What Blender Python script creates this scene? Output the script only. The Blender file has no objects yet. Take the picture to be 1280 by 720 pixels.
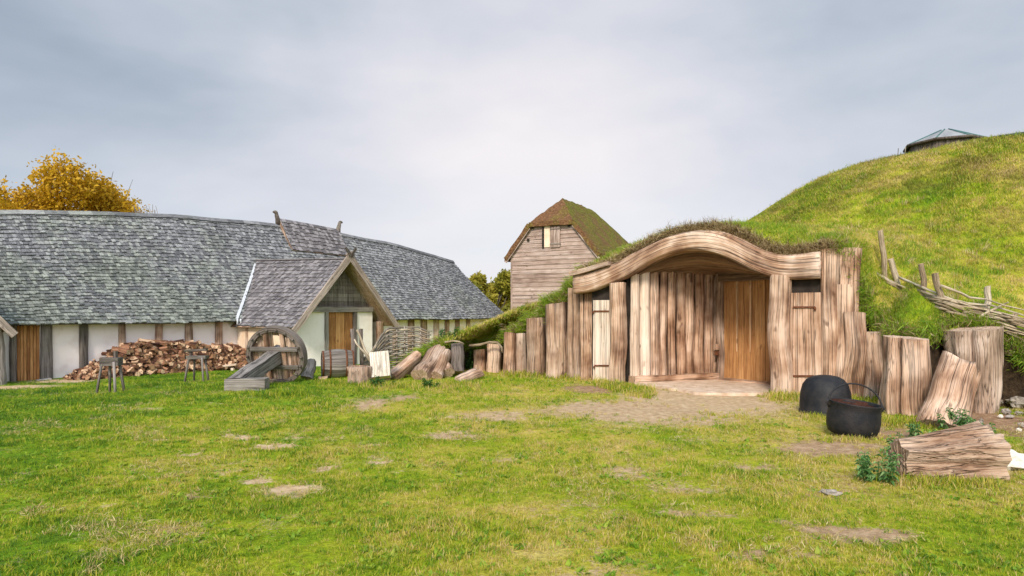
import bpy, math, random
import numpy as np
from mathutils import Vector, Matrix, noise
from mathutils.bvhtree import BVHTree
from mathutils.geometry import intersect_point_line

R = math.radians
rng = random.Random(7)
scene = bpy.context.scene
COL = scene.collection

# ------------------------------------------------------------------ camera
HC = 1.6                      # eye height
FPX = 853.0                   # focal length in pixels of a 1280 px wide frame
HOR = 390.0
cam_d = bpy.data.cameras.new('camera')
cam = bpy.data.objects.new('camera', cam_d)
COL.objects.link(cam)
cam.location = (0, 0, HC)
cam.rotation_euler = (R(90), 0, 0)
cam_d.lens = 24.0
cam_d.sensor_width = 36.0
cam_d.shift_y = (HOR - 360) / 1280.0
cam_d.clip_start = 0.05
cam_d.clip_end = 2000
scene.camera = cam

# ------------------------------------------------------------------ sky
SUN_DIR = Vector((-0.22, -0.85, 0.60)).normalized()      # towards the sun
world = bpy.data.worlds.new('World')
scene.world = world
world.use_nodes = True
wt = world.node_tree
wt.nodes.clear()


def NN(t, typ, **kw):
    n = t.nodes.new(typ)
    for k, v in kw.items():
        setattr(n, k, v)
    return n


def setin(n, key, v):
    n.inputs[key].default_value = v


def math_n(t, op, a, b=None, clamp=False):
    n = NN(t, 'ShaderNodeMath', operation=op, use_clamp=clamp)
    for i, x in enumerate((a, b)):
        if x is None:
            continue
        if isinstance(x, (int, float)):
            n.inputs[i].default_value = x
        else:
            t.links.new(x, n.inputs[i])
    return n.outputs[0]


def ramp_n(t, fac, stops, interp='LINEAR'):
    n = NN(t, 'ShaderNodeValToRGB')
    n.color_ramp.interpolation = interp
    els = n.color_ramp.elements
    while len(els) < len(stops):
        els.new(0.5)
    for e, (p, c) in zip(els, stops):
        e.position = p
        e.color = (c[0], c[1], c[2], 1) if not isinstance(c, (int, float)) else (c, c, c, 1)
    t.links.new(fac, n.inputs[0])
    return n.outputs[0]


def mix_n(t, fac, a, b, mode='MIX'):
    n = NN(t, 'ShaderNodeMix', data_type='RGBA', blend_type=mode)
    for key, x in ((0, fac), (6, a), (7, b)):
        if isinstance(x, (int, float)):
            n.inputs[key].default_value = x
        elif isinstance(x, tuple):
            n.inputs[key].default_value = (x[0], x[1], x[2], 1)
        else:
            t.links.new(x, n.inputs[key])
    return n.outputs[2]


def noise_n(t, vec, scale, detail=4, rough=0.55, dist=0.0):
    n = NN(t, 'ShaderNodeTexNoise')
    n.inputs['Scale'].default_value = scale
    n.inputs['Detail'].default_value = detail
    n.inputs['Roughness'].default_value = rough
    n.inputs['Distortion'].default_value = dist
    if vec is not None:
        t.links.new(vec, n.inputs['Vector'])
    return n.outputs[0]


def mapping_n(t, vec, scale=(1, 1, 1), loc=(0, 0, 0), rot=(0, 0, 0)):
    n = NN(t, 'ShaderNodeMapping')
    n.inputs['Scale'].default_value = scale
    n.inputs['Location'].default_value = loc
    n.inputs['Rotation'].default_value = rot
    t.links.new(vec, n.inputs[0])
    return n.outputs[0]


tc = NN(wt, 'ShaderNodeTexCoord')
sep = NN(wt, 'ShaderNodeSeparateXYZ')
wt.links.new(tc.outputs['Generated'], sep.inputs[0])
dx, dy, dz = sep.outputs
sky = NN(wt, 'ShaderNodeTexSky', sky_type='NISHITA')
sky.sun_disc = False
sky.sun_elevation = math.asin(SUN_DIR.z)
sky.sun_rotation = math.atan2(SUN_DIR.x, SUN_DIR.y)
sky.air_density = 1.0
sky.dust_density = 2.0
# streaky cloud cover over the blue
cv = mapping_n(wt, tc.outputs['Generated'], (1.0, 1.0, 1.9), (0.3, 0.1, 0.7), (0.0, 0.35, 0.0))
n1 = noise_n(wt, cv, 1.7, 5, 0.5, 0.3)
n2 = noise_n(wt, mapping_n(wt, tc.outputs['Generated'], (1.4, 1.0, 4.5), (2.1, 0.0, 0.3), (0, 0.25, 0)), 2.4, 4, 0.5, 0.2)
# brightness of the cover: light low down, darker high up and out to the sides
ax = math_n(wt, 'ABSOLUTE', math_n(wt, 'SUBTRACT', dx, 0.12))
cov = math_n(wt, 'MULTIPLY', dz, -1.2)
cov = math_n(wt, 'ADD', cov, math_n(wt, 'MULTIPLY', ax, -0.75))
cov = math_n(wt, 'ADD', cov, math_n(wt, 'MULTIPLY', dx, 0.12))
cov = math_n(wt, 'ADD', cov, math_n(wt, 'MULTIPLY', math_n(wt, 'SUBTRACT', n1, 0.5), 1.25))
cov = math_n(wt, 'ADD', cov, math_n(wt, 'MULTIPLY', math_n(wt, 'SUBTRACT', n2, 0.5), 0.45))
cov = math_n(wt, 'ADD', cov, 1.24, clamp=True)
cloud = ramp_n(wt, cov, [(0.0, (0.18, 0.225, 0.28)), (0.25, (0.27, 0.31, 0.37)), (0.5, (0.38, 0.405, 0.455)),
                         (0.75, (0.49, 0.485, 0.52)), (1.0, (0.58, 0.555, 0.565))])
lowb = math_n(wt, 'MULTIPLY', ramp_n(wt, dz, [(0.0, .5), (0.22, 0.0)]), ramp_n(wt, n2, [(0.40, 0.2), (0.6, 1.0)]))
cloud = mix_n(wt, lowb, cloud, (0.36, 0.455, 0.54))
cloud10 = mix_n(wt, 1.0, cloud, (10.0, 10.0, 10.0), 'MULTIPLY')
base = mix_n(wt, 0.96, sky.outputs[0], cloud10)
# the unseen sky overhead and behind the camera is boosted to light the scene
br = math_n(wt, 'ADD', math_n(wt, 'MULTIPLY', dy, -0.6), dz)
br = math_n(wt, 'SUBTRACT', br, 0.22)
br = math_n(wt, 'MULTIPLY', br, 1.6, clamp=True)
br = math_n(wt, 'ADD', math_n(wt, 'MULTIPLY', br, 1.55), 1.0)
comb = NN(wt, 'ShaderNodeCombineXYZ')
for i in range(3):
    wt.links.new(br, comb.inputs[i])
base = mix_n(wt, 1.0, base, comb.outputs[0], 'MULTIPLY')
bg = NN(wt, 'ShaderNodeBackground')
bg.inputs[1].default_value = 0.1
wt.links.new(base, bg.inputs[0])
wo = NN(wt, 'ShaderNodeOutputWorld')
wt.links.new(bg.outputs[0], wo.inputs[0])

# ------------------------------------------------------------------ sun
sd = bpy.data.lights.new('sun', 'SUN')
sd.energy = 2.3
sd.angle = R(12)
sd.color = (1.0, 0.90, 0.78)
so = bpy.data.objects.new('sun', sd)
COL.objects.link(so)
so.location = (-20, -30, 40)
so.rotation_euler = (-SUN_DIR).to_track_quat('-Z', 'Y').to_euler()

vs = scene.view_settings
vs.view_transform = 'Standard'
vs.look = 'None'
vs.exposure = 0.68
vs.gamma = 1.0
vs.use_curve_mapping = False
scene.cycles.max_bounces = 6


# ------------------------------------------------------------------ helpers
def nz(x, y=0.0, z=0.0):
    return noise.noise(Vector((x, y, z)))


def ss(a, b, x):
    t = min(1.0, max(0.0, (x - a) / (b - a)))
    return t * t * (3 - 2 * t)


def at(px, py, Y):
    """world point seen at a pixel of the 1280x720 photograph, Y metres away"""
    return Vector(((px - 640) / FPX * Y, Y, HC - (py - HOR) / FPX * Y))


def tag(o, label=None, cat=None, group=None, kind=None):
    if label:
        o['label'] = label
    if cat:
        o['category'] = cat
    if group:
        o['group'] = group
    if kind:
        o['kind'] = kind
    return o


def empty(name, loc, label, cat, group=None):
    o = bpy.data.objects.new(name, None)
    COL.objects.link(o)
    o.location = loc
    o.empty_display_size = 0.2
    return tag(o, label, cat, group)


def make_mesh(name, V, F, mats, gc=None, rnd=None, mi=None, smooth=False, extra=None):
    me = bpy.data.meshes.new(name)
    me.from_pydata([tuple(v) for v in V] if not isinstance(V, np.ndarray) else V.tolist(), [], F)
    if gc is not None:
        a = me.attributes.new('gc', 'FLOAT_VECTOR', 'POINT')
        a.data.foreach_set('vector', np.asarray(gc, dtype=np.float32).ravel())
    if rnd is not None:
        a = me.attributes.new('rnd', 'FLOAT', 'POINT')
        a.data.foreach_set('value', np.asarray(rnd, dtype=np.float32).ravel())
    for k, arr in (extra or {}).items():
        a = me.attributes.new(k, 'FLOAT', 'POINT')
        a.data.foreach_set('value', np.asarray(arr, dtype=np.float32).ravel())
    for m in (mats if isinstance(mats, (list, tuple)) else [mats]):
        me.materials.append(m)
    if mi is not None:
        me.polygons.foreach_set('material_index', np.asarray(mi, dtype=np.int32))
    if smooth is not False:
        if smooth is True:
            me.polygons.foreach_set('use_smooth', np.ones(len(F), dtype=bool))
        else:
            me.polygons.foreach_set('use_smooth', np.asarray(smooth, dtype=bool))
    me.update()
    return me


class MB:
    """collects shapes; build() links them as ONE mesh object"""

    def __init__(s):
        s.v = []; s.f = []; s.g = []; s.r = []; s.m = []; s.s = []

    def add(s, verts, faces, gcs, rnd=None, mi=0, smooth=False):
        b = len(s.v)
        s.v.extend(verts)
        s.g.extend(gcs)
        if rnd is None:
            rnd = rng.random()
        s.r.extend([rnd] * len(verts))
        for f in faces:
            s.f.append([i + b for i in f])
            s.m.append(mi)
            s.s.append(smooth)

    def beam(s, p0, p1, side, w, h, seg=1, jit=0.0, rnd=None, mi=0, taper=1.0, capmi=None):
        """squared timber from p0 to p1; w along side, h across"""
        p0 = Vector(p0); p1 = Vector(p1)
        ax = (p1 - p0); L = ax.length; ax.normalize()
        side = Vector(side); side = (side - ax * side.dot(ax)).normalized()
        up = ax.cross(side)
        off = Vector((rng.random() * 40, rng.random() * 40, rng.random() * 40))
        V = []; G = []
        sd_ = rng.random() * 100
        for i in range(seg + 1):
            t = i / seg
            c = p0 + ax * (L * t)
            k = 1 + (taper - 1) * t
            for j, (a, b) in enumerate(((-1, -1), (1, -1), (1, 1), (-1, 1))):
                ja = jit * nz(sd_ + j * 7.3, t * L * 1.6)
                jb = jit * nz(sd_ + j * 3.1 + 50, t * L * 1.6)
                la = a * w / 2 * k + ja; lb = b * h / 2 * k + jb
                V.append(c + side * la + up * lb)
                G.append(off + Vector((la, lb, L * t)))
        F = []
        for i in range(seg):
            for j in range(4):
                a = i * 4 + j; b = i * 4 + (j + 1) % 4
                F.append((a, b, b + 4, a + 4))
        s.add(V, F, G, rnd, mi)
        cm = mi if capmi is None else capmi
        nb = len(s.v) - len(V)
        for fc in ((3, 2, 1, 0), tuple(seg * 4 + k for k in range(4))):
            s.f.append([nb + q for q in fc]); s.m.append(cm); s.s.append(False)

    def log(s, p0, p1, r0, r1, seg=14, rings=9, irr=0.12, flute=0.05, bend=0.03, fx=None, sq=(1, 1), ex=1.0,
            tilt=0.15, rnd=None, mi=0, capmi=1, seed=None, flare=0.0, crack=None, capt=None):
        """organic round or squared log, irregular section, slightly bent"""
        p0 = Vector(p0); p1 = Vector(p1)
        ax = p1 - p0; L = ax.length; ax.normalize()
        if fx is None:
            fx = Vector((1, 0, 0)) if abs(ax.x) < 0.9 else Vector((0, 1, 0))
        fx = Vector(fx); fx = (fx - ax * fx.dot(ax)).normalized()
        fy = ax.cross(fx)
        sd_ = rng.random() * 200 if seed is None else seed
        off = Vector((rng.random() * 40, rng.random() * 40, rng.random() * 40))
        V = []; G = []
        ta = rng.uniform(-tilt, tilt); tb = rng.uniform(-tilt, tilt)
        if capt:
            ta, tb = capt
        for i in range(rings + 1):
            t = i / rings
            r = r0 + (r1 - r0) * t + flare * r0 * math.exp(-t * 6)
            c = p0 + ax * (L * t) + fx * (bend * nz(sd_, t * 2.2)) * 2 * math.sin(math.pi * min(1, t + .1)) \
                + fy * (bend * nz(sd_ + 9, t * 2.2)) * 2 * math.sin(math.pi * min(1, t + .1))
            for j in range(seg):
                a = 2 * math.pi * j / seg
                ca, sa = math.cos(a), math.sin(a)
                if ex != 1.0:
                    ca = math.copysign(abs(ca) ** ex, ca); sa = math.copysign(abs(sa) ** ex, sa)
                q = 1 + irr * 1.7 * nz(sd_ + ca * 1.1, sa * 1.1 + 31, t * L * 0.9) \
                    + flute * 2.0 * nz(sd_ + 60 + ca * 3.2, sa * 3.2, t * L * 0.35)
                if crack is not None:
                    da = abs((a - crack[0] + math.pi) % (2 * math.pi) - math.pi)
                    q -= crack[1] * math.exp(-(da / 0.11) ** 2) * ss(crack[2] - .35, crack[2], t if crack[2] > 0 else 1)
                lx = ca * r * q * sq[0]; ly = sa * r * q * sq[1]
                dz_ = (ta * lx + tb * ly) * (1 if i == rings else (0.5 if i == rings - 1 else 0))
                V.append(c + fx * lx + fy * ly + ax * dz_)
                G.append(off + Vector((lx, ly, L * t)))
        F = []
        for i in range(rings):
            for j in range(seg):
                a = i * seg + j; b = i * seg + (j + 1) % seg
                F.append((a, b, b + seg, a + seg))
        rn = rng.random() if rnd is None else rnd
        s.add(V, F, G, rn, mi, True)
        for (i0, flip) in ((0, True), (rings, False)):
            ring = V[i0 * seg:(i0 + 1) * seg]
            gr = G[i0 * seg:(i0 + 1) * seg]
            c = sum(ring, Vector()) / seg
            gc_ = sum(gr, Vector()) / seg
            mid = [c + (p - c) * 0.55 + ax * (rng.uniform(-.01, .01)) for p in ring]
            VV = ring + mid + [c]
            GG = [Vector((g.x, g.z, g.y)) for g in gr] + \
                 [Vector((gc_.x + (g.x - gc_.x) * .55, g.z, gc_.y + (g.y - gc_.y) * .55)) for g in gr] + \
                 [Vector((gc_.x, gc_.z, gc_.y))]
            FF = []
            for j in range(seg):
                k = (j + 1) % seg
                FF.append((j, k, seg + k, seg + j) if not flip else (k, j, seg + j, seg + k))
                FF.append((seg + j, seg + k, 2 * seg) if not flip else (seg + k, seg + j, 2 * seg))
            s.add(VV, FF, GG, rn, capmi, False)

    def tube(s, pts, r, seg=6, rnd=None, mi=0, r1=None, jit=0.0):
        pts = [Vector(p) for p in pts]
        n = len(pts)
        off = Vector((rng.random() * 40, rng.random() * 40, rng.random() * 40))
        V = []; G = []
        along = 0
        prev = None
        for i, p in enumerate(pts):
            d = (pts[min(i + 1, n - 1)] - pts[max(i - 1, 0)]).normalized()
            if prev is None:
                x = d.cross(Vector((0.13, 0.2, 1)))
                if x.length < 0.05:
                    x = d.cross(Vector((1, 0, 0)))
            else:
                x = prev - d * prev.dot(d)
            x.normalize(); prev = x
            y = d.cross(x)
            if i:
                along += (p - pts[i - 1]).length
            rr = r if r1 is None else r + (r1 - r) * i / (n - 1)
            rr *= 1 + jit * nz(off.x, along * 3)
            for j in range(seg):
                a = 2 * math.pi * j / seg
                V.append(p + x * (math.cos(a) * rr) + y * (math.sin(a) * rr))
                G.append(off + Vector((math.cos(a) * rr, math.sin(a) * rr, along)))
        F = []
        for i in range(n - 1):
            for j in range(seg):
                a = i * seg + j; b = i * seg + (j + 1) % seg
                F.append((a, b, b + seg, a + seg))
        F.append(tuple(reversed(range(seg))))
        F.append(tuple((n - 1) * seg + j for j in range(seg)))
        s.add(V, F, G, rnd, mi, True)

    def lathe(s, c, prof, seg=32, ax=Vector((0, 0, 1)), rnd=None, mi=0, wob=0.0):
        ax = Vector(ax).normalized()
        x = ax.cross(Vector((0, 1, 0.01)))
        if x.length < .1:
            x = ax.cross(Vector((1, 0, 0)))
        x.normalize(); y = ax.cross(x)
        V = []; G = []; sd_ = rng.random() * 50
        for (r, z) in prof:
            for j in range(seg):
                a = 2 * math.pi * j / seg
                rr = r * (1 + wob * nz(sd_ + math.cos(a) * 2, math.sin(a) * 2, z * 3))
                V.append(Vector(c) + x * (math.cos(a) * rr) + y * (math.sin(a) * rr) + ax * z)
                G.append(Vector((math.cos(a) * rr, math.sin(a) * rr, z)))
        F = []
        for i in range(len(prof) - 1):
            for j in range(seg):
                a = i * seg + j; b = i * seg + (j + 1) % seg
                F.append((a, b, b + seg, a + seg))
        s.add(V, F, G, rnd, mi, True)

    def blob(s, c, r, sc=(1, 1, 1), rough=0.25, n=10, rnd=None, mi=0, smooth=True, freq=1.6):
        V = []; G = []; sd_ = rng.random() * 100
        for i in range(n + 1):
            th = math.pi * i / n
            for j in range(2 * n):
                a = math.pi * j / n
                d = Vector((math.sin(th) * math.cos(a), math.sin(th) * math.sin(a), math.cos(th)))
                q = r * (1 + rough * nz(sd_ + d.x * freq, d.y * freq, d.z * freq) * 1.6)
                V.append(Vector(c) + Vector((d.x * q * sc[0], d.y * q * sc[1], d.z * q * sc[2])))
                G.append(d * r + Vector((sd_, 0, 0)))
        F = []
        m = 2 * n
        for i in range(n):
            for j in range(m):
                a = i * m + j; b = i * m + (j + 1) % m
                F.append((a, a + m, b + m, b))
        s.add(V, F, G, rnd, mi, smooth)

    def poly(s, pts, th, nrm, rnd=None, mi=0):
        """flat outline with real thickness"""
        pts = [Vector(p) for p in pts]; nrm = Vector(nrm).normalized() * th
        n = len(pts)
        V = pts + [p - nrm for p in pts]
        F = [tuple(range(n)), tuple(reversed(range(n, 2 * n)))]
        for j in range(n):
            k = (j + 1) % n
            F.append((j, j + n, k + n, k))
        s.add(V, F, [v.copy() for v in V], rnd, mi)

    def build(s, name, mats, parent=None, loc=None, hide=False):
        o0 = Vector(loc) if loc is not None else (Vector(parent.location) if parent and parent.parent is None else
                                                   (Vector(parent.parent.location) if parent else Vector((0, 0, 0))))
        V = [(v[0] - o0.x, v[1] - o0.y, v[2] - o0.z) for v in s.v]
        me = make_mesh(name, V, s.f, mats, s.g, s.r, s.m, s.s)
        o = bpy.data.objects.new(name, me)
        COL.objects.link(o)
        if parent:
            o.parent = parent
            if loc is not None:
                o.location = (Vector(loc) - Vector(parent.location))
        elif loc is not None:
            o.location = loc
        return o


# ------------------------------------------------------------------ materials
def new_mat(name):
    m = bpy.data.materials.new(name)
    m.use_nodes = True
    t = m.node_tree
    t.nodes.clear()
    o = NN(t, 'ShaderNodeOutputMaterial')
    p = NN(t, 'ShaderNodeBsdfPrincipled')
    p.inputs['Specular IOR Level'].default_value = 0.25
    t.links.new(p.outputs[0], o.inputs[0])
    return m, t, p, o


def attr(t, name):
    n = NN(t, 'ShaderNodeAttribute')
    n.attribute_name = name
    return n


def bump_to(t, p, h, strength=0.5, dist=0.02):
    b = NN(t, 'ShaderNodeBump')
    b.inputs['Strength'].default_value = strength
    b.inputs['Distance'].default_value = dist
    t.links.new(h, b.inputs['Height'])
    t.links.new(b.outputs[0], p.inputs['Normal'])


def wood_mat(name, dark, mid, light, sx=9.0, sz=0.7, crack=0.55, bump=0.9, rough=0.85, moss=0.0, varied=0.5, bd=0.02, shmoss=False, blotch=0.3, weather=0.0):
    m, t, p, o = new_mat(name)
    g = attr(t, 'gc')
    rn = attr(t, 'rnd')
    v1 = mapping_n(t, g.outputs['Vector'], (sx, sx, sz))
    v2 = mapping_n(t, g.outputs['Vector'], (sx * 3.2, sx * 3.2, sz * 1.3), (3, 1, 2))
    a = noise_n(t, v1, 1.0, 4, 0.6, 0.08)
    b = noise_n(t, v2, 1.0, 4, 0.65, 0.1)
    big = noise_n(t, g.outputs['Vector'], 1.6, 3, 0.5)
    v4 = mapping_n(t, g.outputs['Vector'], (sx * 9, sx * 9, sz * 4), (1, 6, 2))
    fine = noise_n(t, v4, 1.0, 3, 0.7, 0.2)
    f = math_n(t, 'ADD', math_n(t, 'MULTIPLY', a, 0.22), math_n(t, 'MULTIPLY', b, 0.33))
    f = math_n(t, 'ADD', f, math_n(t, 'MULTIPLY', fine, 0.45))
    f = math_n(t, 'ADD', f, math_n(t, 'MULTIPLY', math_n(t, 'SUBTRACT', rn.outputs['Fac'], 0.5), 0.20 * varied * 2))
    f = math_n(t, 'ADD', f, math_n(t, 'MULTIPLY', math_n(t, 'SUBTRACT', big, 0.5), blotch))
    c = ramp_n(t, f, [(0.33, dark), (0.49, mid), (0.66, light)])
    # fine drying cracks along the grain
    v3 = mapping_n(t, g.outputs['Vector'], (sx * 2.0, sx * 2.0, sz * 0.35), (7, 4, 1))
    k = noise_n(t, v3, 1.0, 2, 0.5, 0.1)
    k = math_n(t, 'ABSOLUTE', math_n(t, 'SUBTRACT', k, 0.5))
    ck = ramp_n(t, k, [(0.004, 0.0), (0.030, 1.0)])
    ck0 = ck
    ckm = math_n(t, 'SUBTRACT', 1.0, math_n(t, 'MULTIPLY', math_n(t, 'SUBTRACT', 1.0, ck), crack))
    cc = NN(t, 'ShaderNodeCombineXYZ')
    for i in range(3):
        t.links.new(ckm, cc.inputs[i])
    c = mix_n(t, 1.0, c, cc.outputs[0], 'MULTIPLY')
    if weather > 0:      # silvered where the weather got at it
        wn0 = noise_n(t, mapping_n(t, g.outputs['Vector'], (1.4, 1.4, .6), (2, 8, 4)), 1.6, 4, 0.55)
        wf = math_n(t, 'ADD', wn0, math_n(t, 'MULTIPLY', math_n(t, 'SUBTRACT', rn.outputs['Fac'], .5), .13))
        wc = ramp_n(t, f, [(0.36, (0.16, 0.12, 0.095)), (0.5, (0.36, 0.295, 0.245)), (0.62, (0.60, 0.52, 0.44))])
        c = mix_n(t, ramp_n(t, wf, [(0.42, 0.0), (0.62, weather)]), c, wc)
    kn = noise_n(t, mapping_n(t, g.outputs['Vector'], (1, 1, .55), (9, 2, 4)), 5.5, 2, 0.5)
    c = mix_n(t, ramp_n(t, kn, [(0.66, 0.0), (0.74, 0.7)]), c, tuple(x * .55 for x in dark))
    if moss > 0:
        mn = noise_n(t, mapping_n(t, g.outputs['Vector'], (1, 1, .5), (5, 5, 5)), 2.2, 5, 0.6)
        mf = ramp_n(t, mn, [(0.5, 0.0), (0.66, moss)])
        c = mix_n(t, mf, c, (0.10, 0.12, 0.045))
    if shmoss:      # green algae growing on the low, near part of the roof
        geo = NN(t, 'ShaderNodeNewGeometry')
        pn = noise_n(t, geo.outputs['Position'], .55, 4, .6)
        pn = math_n(t, 'ADD', pn, math_n(t, 'MULTIPLY', math_n(t, 'SUBTRACT', rn.outputs['Fac'], .5), .12))
        s3 = NN(t, 'ShaderNodeSeparateXYZ')
        t.links.new(geo.outputs['Position'], s3.inputs[0])
        lo = math_n(t, 'MULTIPLY', math_n(t, 'SUBTRACT', 3.6, s3.outputs[2]), .07)
        lx_ = math_n(t, 'MULTIPLY', math_n(t, 'SUBTRACT', -10.0, s3.outputs[0]), .02)
        mf = ramp_n(t, math_n(t, 'ADD', math_n(t, 'ADD', pn, lo), lx_), [(0.45, 0.0), (0.75, .45)])
        c = mix_n(t, mf, c, mix_n(t, 1.0, c, (0.86, 0.98, 0.62), 'MULTIPLY'))
    t.links.new(c, p.inputs['Base Color'])
    p.inputs['Roughness'].default_value = rough
    h = math_n(t, 'ADD', math_n(t, 'MULTIPLY', b, 0.5), math_n(t, 'MULTIPLY', ck, 0.5))
    h = math_n(t, 'ADD', h, math_n(t, 'MULTIPLY', a, 0.5))
    bump_to(t, p, h, bump, bd)
    return m


def flat_mat(name, col, col2=None, scale=4, rough=0.8, metal=0.0, bump=0.2, bd=0.01, detail=5, lo=.35, hi=.65, spec=.25):
    m, t, p, o = new_mat(name)
    geo = NN(t, 'ShaderNodeNewGeometry')
    n = noise_n(t, geo.outputs['Position'], scale, detail, 0.6)
    c = ramp_n(t, n, [(lo, col), (hi, col2 or tuple(x * 1.2 for x in col))])
    t.links.new(c, p.inputs['Base Color'])
    p.inputs['Roughness'].default_value = rough
    p.inputs['Metallic'].default_value = metal
    p.inputs['Specular IOR Level'].default_value = spec
    n2 = noise_n(t, geo.outputs['Position'], scale * 6, 4, 0.6)
    bump_to(t, p, n2, bump, bd)
    return m


M = {}
M['oak'] = wood_mat('oak_weathered', (0.15, 0.068, 0.034), (0.40, 0.235, 0.142), (0.68, 0.465, 0.325), sx=8, sz=.6, crack=.6, blotch=.8, varied=.2, weather=.28)
M['oak_hatch'] = wood_mat('oak_hatch', (0.22, 0.115, 0.06), (0.48, 0.30, 0.195), (0.68, 0.50, 0.37), sx=5, sz=.4, crack=.6, blotch=.7, varied=0)
M['plaster_wood'] = wood_mat('fresh_cut_wood', (0.50, 0.41, 0.32), (0.72, 0.65, 0.55), (0.84, 0.79, 0.72), crack=.3)
M['oak_arch'] = wood_mat('oak_arch', (0.17, 0.08, 0.045), (0.42, 0.25, 0.155), (0.76, 0.58, 0.45), sx=4, sz=.35, crack=.7, blotch=.8, weather=.4)
M['oak_stump'] = wood_mat('oak_stump', (0.11, 0.052, 0.028), (0.29, 0.175, 0.11), (0.52, 0.38, 0.275), sx=8, sz=.5, crack=.0, bump=1.0, bd=.05, blotch=.6)
M['silver_oak'] = wood_mat('oak_silvered', (0.15, 0.095, 0.06), (0.36, 0.255, 0.185), (0.58, 0.455, 0.365), sx=8, crack=.6, blotch=.8)
M['oak_dark'] = wood_mat('oak_brown', (0.15, 0.075, 0.042), (0.38, 0.24, 0.155), (0.62, 0.445, 0.335), sz=.5, moss=0.1, crack=.7, blotch=.7, varied=.2, weather=.4)
M['oak_pale'] = wood_mat('oak_pale', (0.36, 0.24, 0.16), (0.62, 0.47, 0.35), (0.78, 0.66, 0.54), crack=0.35)
M['cap_dark'] = wood_mat('old_end_grain', (0.12, 0.075, 0.05), (0.25, 0.17, 0.12), (0.38, 0.28, 0.21), sx=14, sz=14, crack=.35)
M['oak_end'] = wood_mat('oak_end_grain', (0.25, 0.15, 0.09), (0.44, 0.30, 0.2), (0.6, 0.45, 0.34), sx=14, sz=14, crack=.35)
M['silver'] = wood_mat('wood_silver_grey', (0.08, 0.066, 0.055), (0.185, 0.16, 0.14), (0.34, 0.305, 0.275), moss=0.2)
M['grey_dark'] = wood_mat('wood_dark_grey', (0.065, 0.05, 0.04), (0.15, 0.12, 0.10), (0.28, 0.235, 0.205), moss=0.25)
M['door'] = wood_mat('wood_door_orange', (0.16, 0.065, 0.02), (0.35, 0.16, 0.055), (0.56, 0.30, 0.12), sx=7, crack=.3, bump=.4)
M['door_grey'] = wood_mat('wood_door_brown', (0.12, 0.05, 0.02), (0.24, 0.105, 0.045), (0.36, 0.175, 0.085), sx=7, crack=.3, bump=.4)
M['strip'] = wood_mat('strip_wood', (0.35, 0.19, 0.09), (0.62, 0.38, 0.20), (0.78, 0.54, 0.33), sx=7, crack=.3)
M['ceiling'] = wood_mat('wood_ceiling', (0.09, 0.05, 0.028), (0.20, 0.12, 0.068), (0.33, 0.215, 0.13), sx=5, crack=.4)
M['barn'] = wood_mat('barn_boards', (0.20, 0.13, 0.10), (0.38, 0.275, 0.225), (0.54, 0.43, 0.375), sx=7, sz=.6, crack=.5, varied=.4)
M['shingle'] = wood_mat('oak_shingles', (0.075, 0.077, 0.083), (0.185, 0.186, 0.194), (0.38, 0.38, 0.385), sx=9, sz=3.0, crack=.2, bump=.4, varied=.55, shmoss=True, blotch=.12)
M['shingle_brown'] = wood_mat('oak_shingles_brown', (0.075, 0.068, 0.072), (0.175, 0.16, 0.165), (0.34, 0.315, 0.32), sx=9, sz=3.0, crack=.2, bump=.4, varied=.55, blotch=.12)
M['firewood'] = wood_mat('firewood_bark', (0.05, 0.02, 0.012), (0.16, 0.07, 0.038), (0.34, 0.175, 0.10), sx=9, sz=2, varied=1.2)
M['firewood_end'] = wood_mat('firewood_cut', (0.24, 0.12, 0.06), (0.46, 0.27, 0.15), (0.68, 0.46, 0.29), sx=9, sz=9, varied=1.5)
M['stick'] = wood_mat('sticks', (0.20, 0.14, 0.085), (0.42, 0.33, 0.22), (0.64, 0.55, 0.42), sx=20, sz=3, crack=.3)
M['stick_grey'] = wood_mat('sticks_grey', (0.13, 0.105, 0.08), (0.28, 0.235, 0.185), (0.46, 0.40, 0.33), sx=20, sz=3, crack=.3)
M['plaster'] = flat_mat('lime_plaster', (0.74, 0.65, 0.59), (0.87, 0.80, 0.75), 2.0, .9, lo=.25, hi=.5, bump=.35)
M['plaster_peach_lit'] = flat_mat('lime_plaster_peach_lit', (0.68, 0.50, 0.34), (0.80, 0.66, 0.50), 2.0, .9, bump=.35)  # white plaster with the peach light on it put into the colour
M['plaster_cream'] = flat_mat('lime_plaster_cream', (0.40, 0.33, 0.24), (0.62, 0.54, 0.42), 3.0, .9, bump=.35)
M['iron'] = flat_mat('cast_iron', (0.009, 0.010, 0.013), (0.034, 0.029, 0.027), 7, 0.62, 0.2, .6, .006, lo=.4, hi=.75, spec=.4)
M['rust'] = flat_mat('rusty_iron', (0.10, 0.035, 0.015), (0.19, 0.075, 0.035), 18, 0.8, 0.2, .4, .003)
M['rust_in'] = flat_mat('rusty_inside', (0.035, 0.016, 0.012), (0.10, 0.04, 0.025), 14, 0.85, 0.1, .4, .003)
M['chalk'] = flat_mat('white_stone', (0.58, 0.52, 0.44), (0.80, 0.77, 0.70), 9, 0.9, 0, .6, .02)
M['stone'] = flat_mat('grey_stone', (0.18, 0.15, 0.12), (0.40, 0.35, 0.30), 9, 0.9, 0, .6, .02)
M['soil'] = flat_mat('bare_soil', (0.09, 0.055, 0.032), (0.20, 0.135, 0.085), 7, 1.0, 0, .9, .04)
M['soil_dry'] = flat_mat('turf_edge_soil', (0.035, 0.022, 0.013), (0.11, 0.07, 0.038), 14, 1.0, 0, 1.0, .05)  # soil darkened: shade between the posts is put into its colour
M['dark'] = flat_mat('dark_wood', (0.02, 0.015, 0.012), (0.045, 0.035, 0.028), 5, 0.9)
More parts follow.
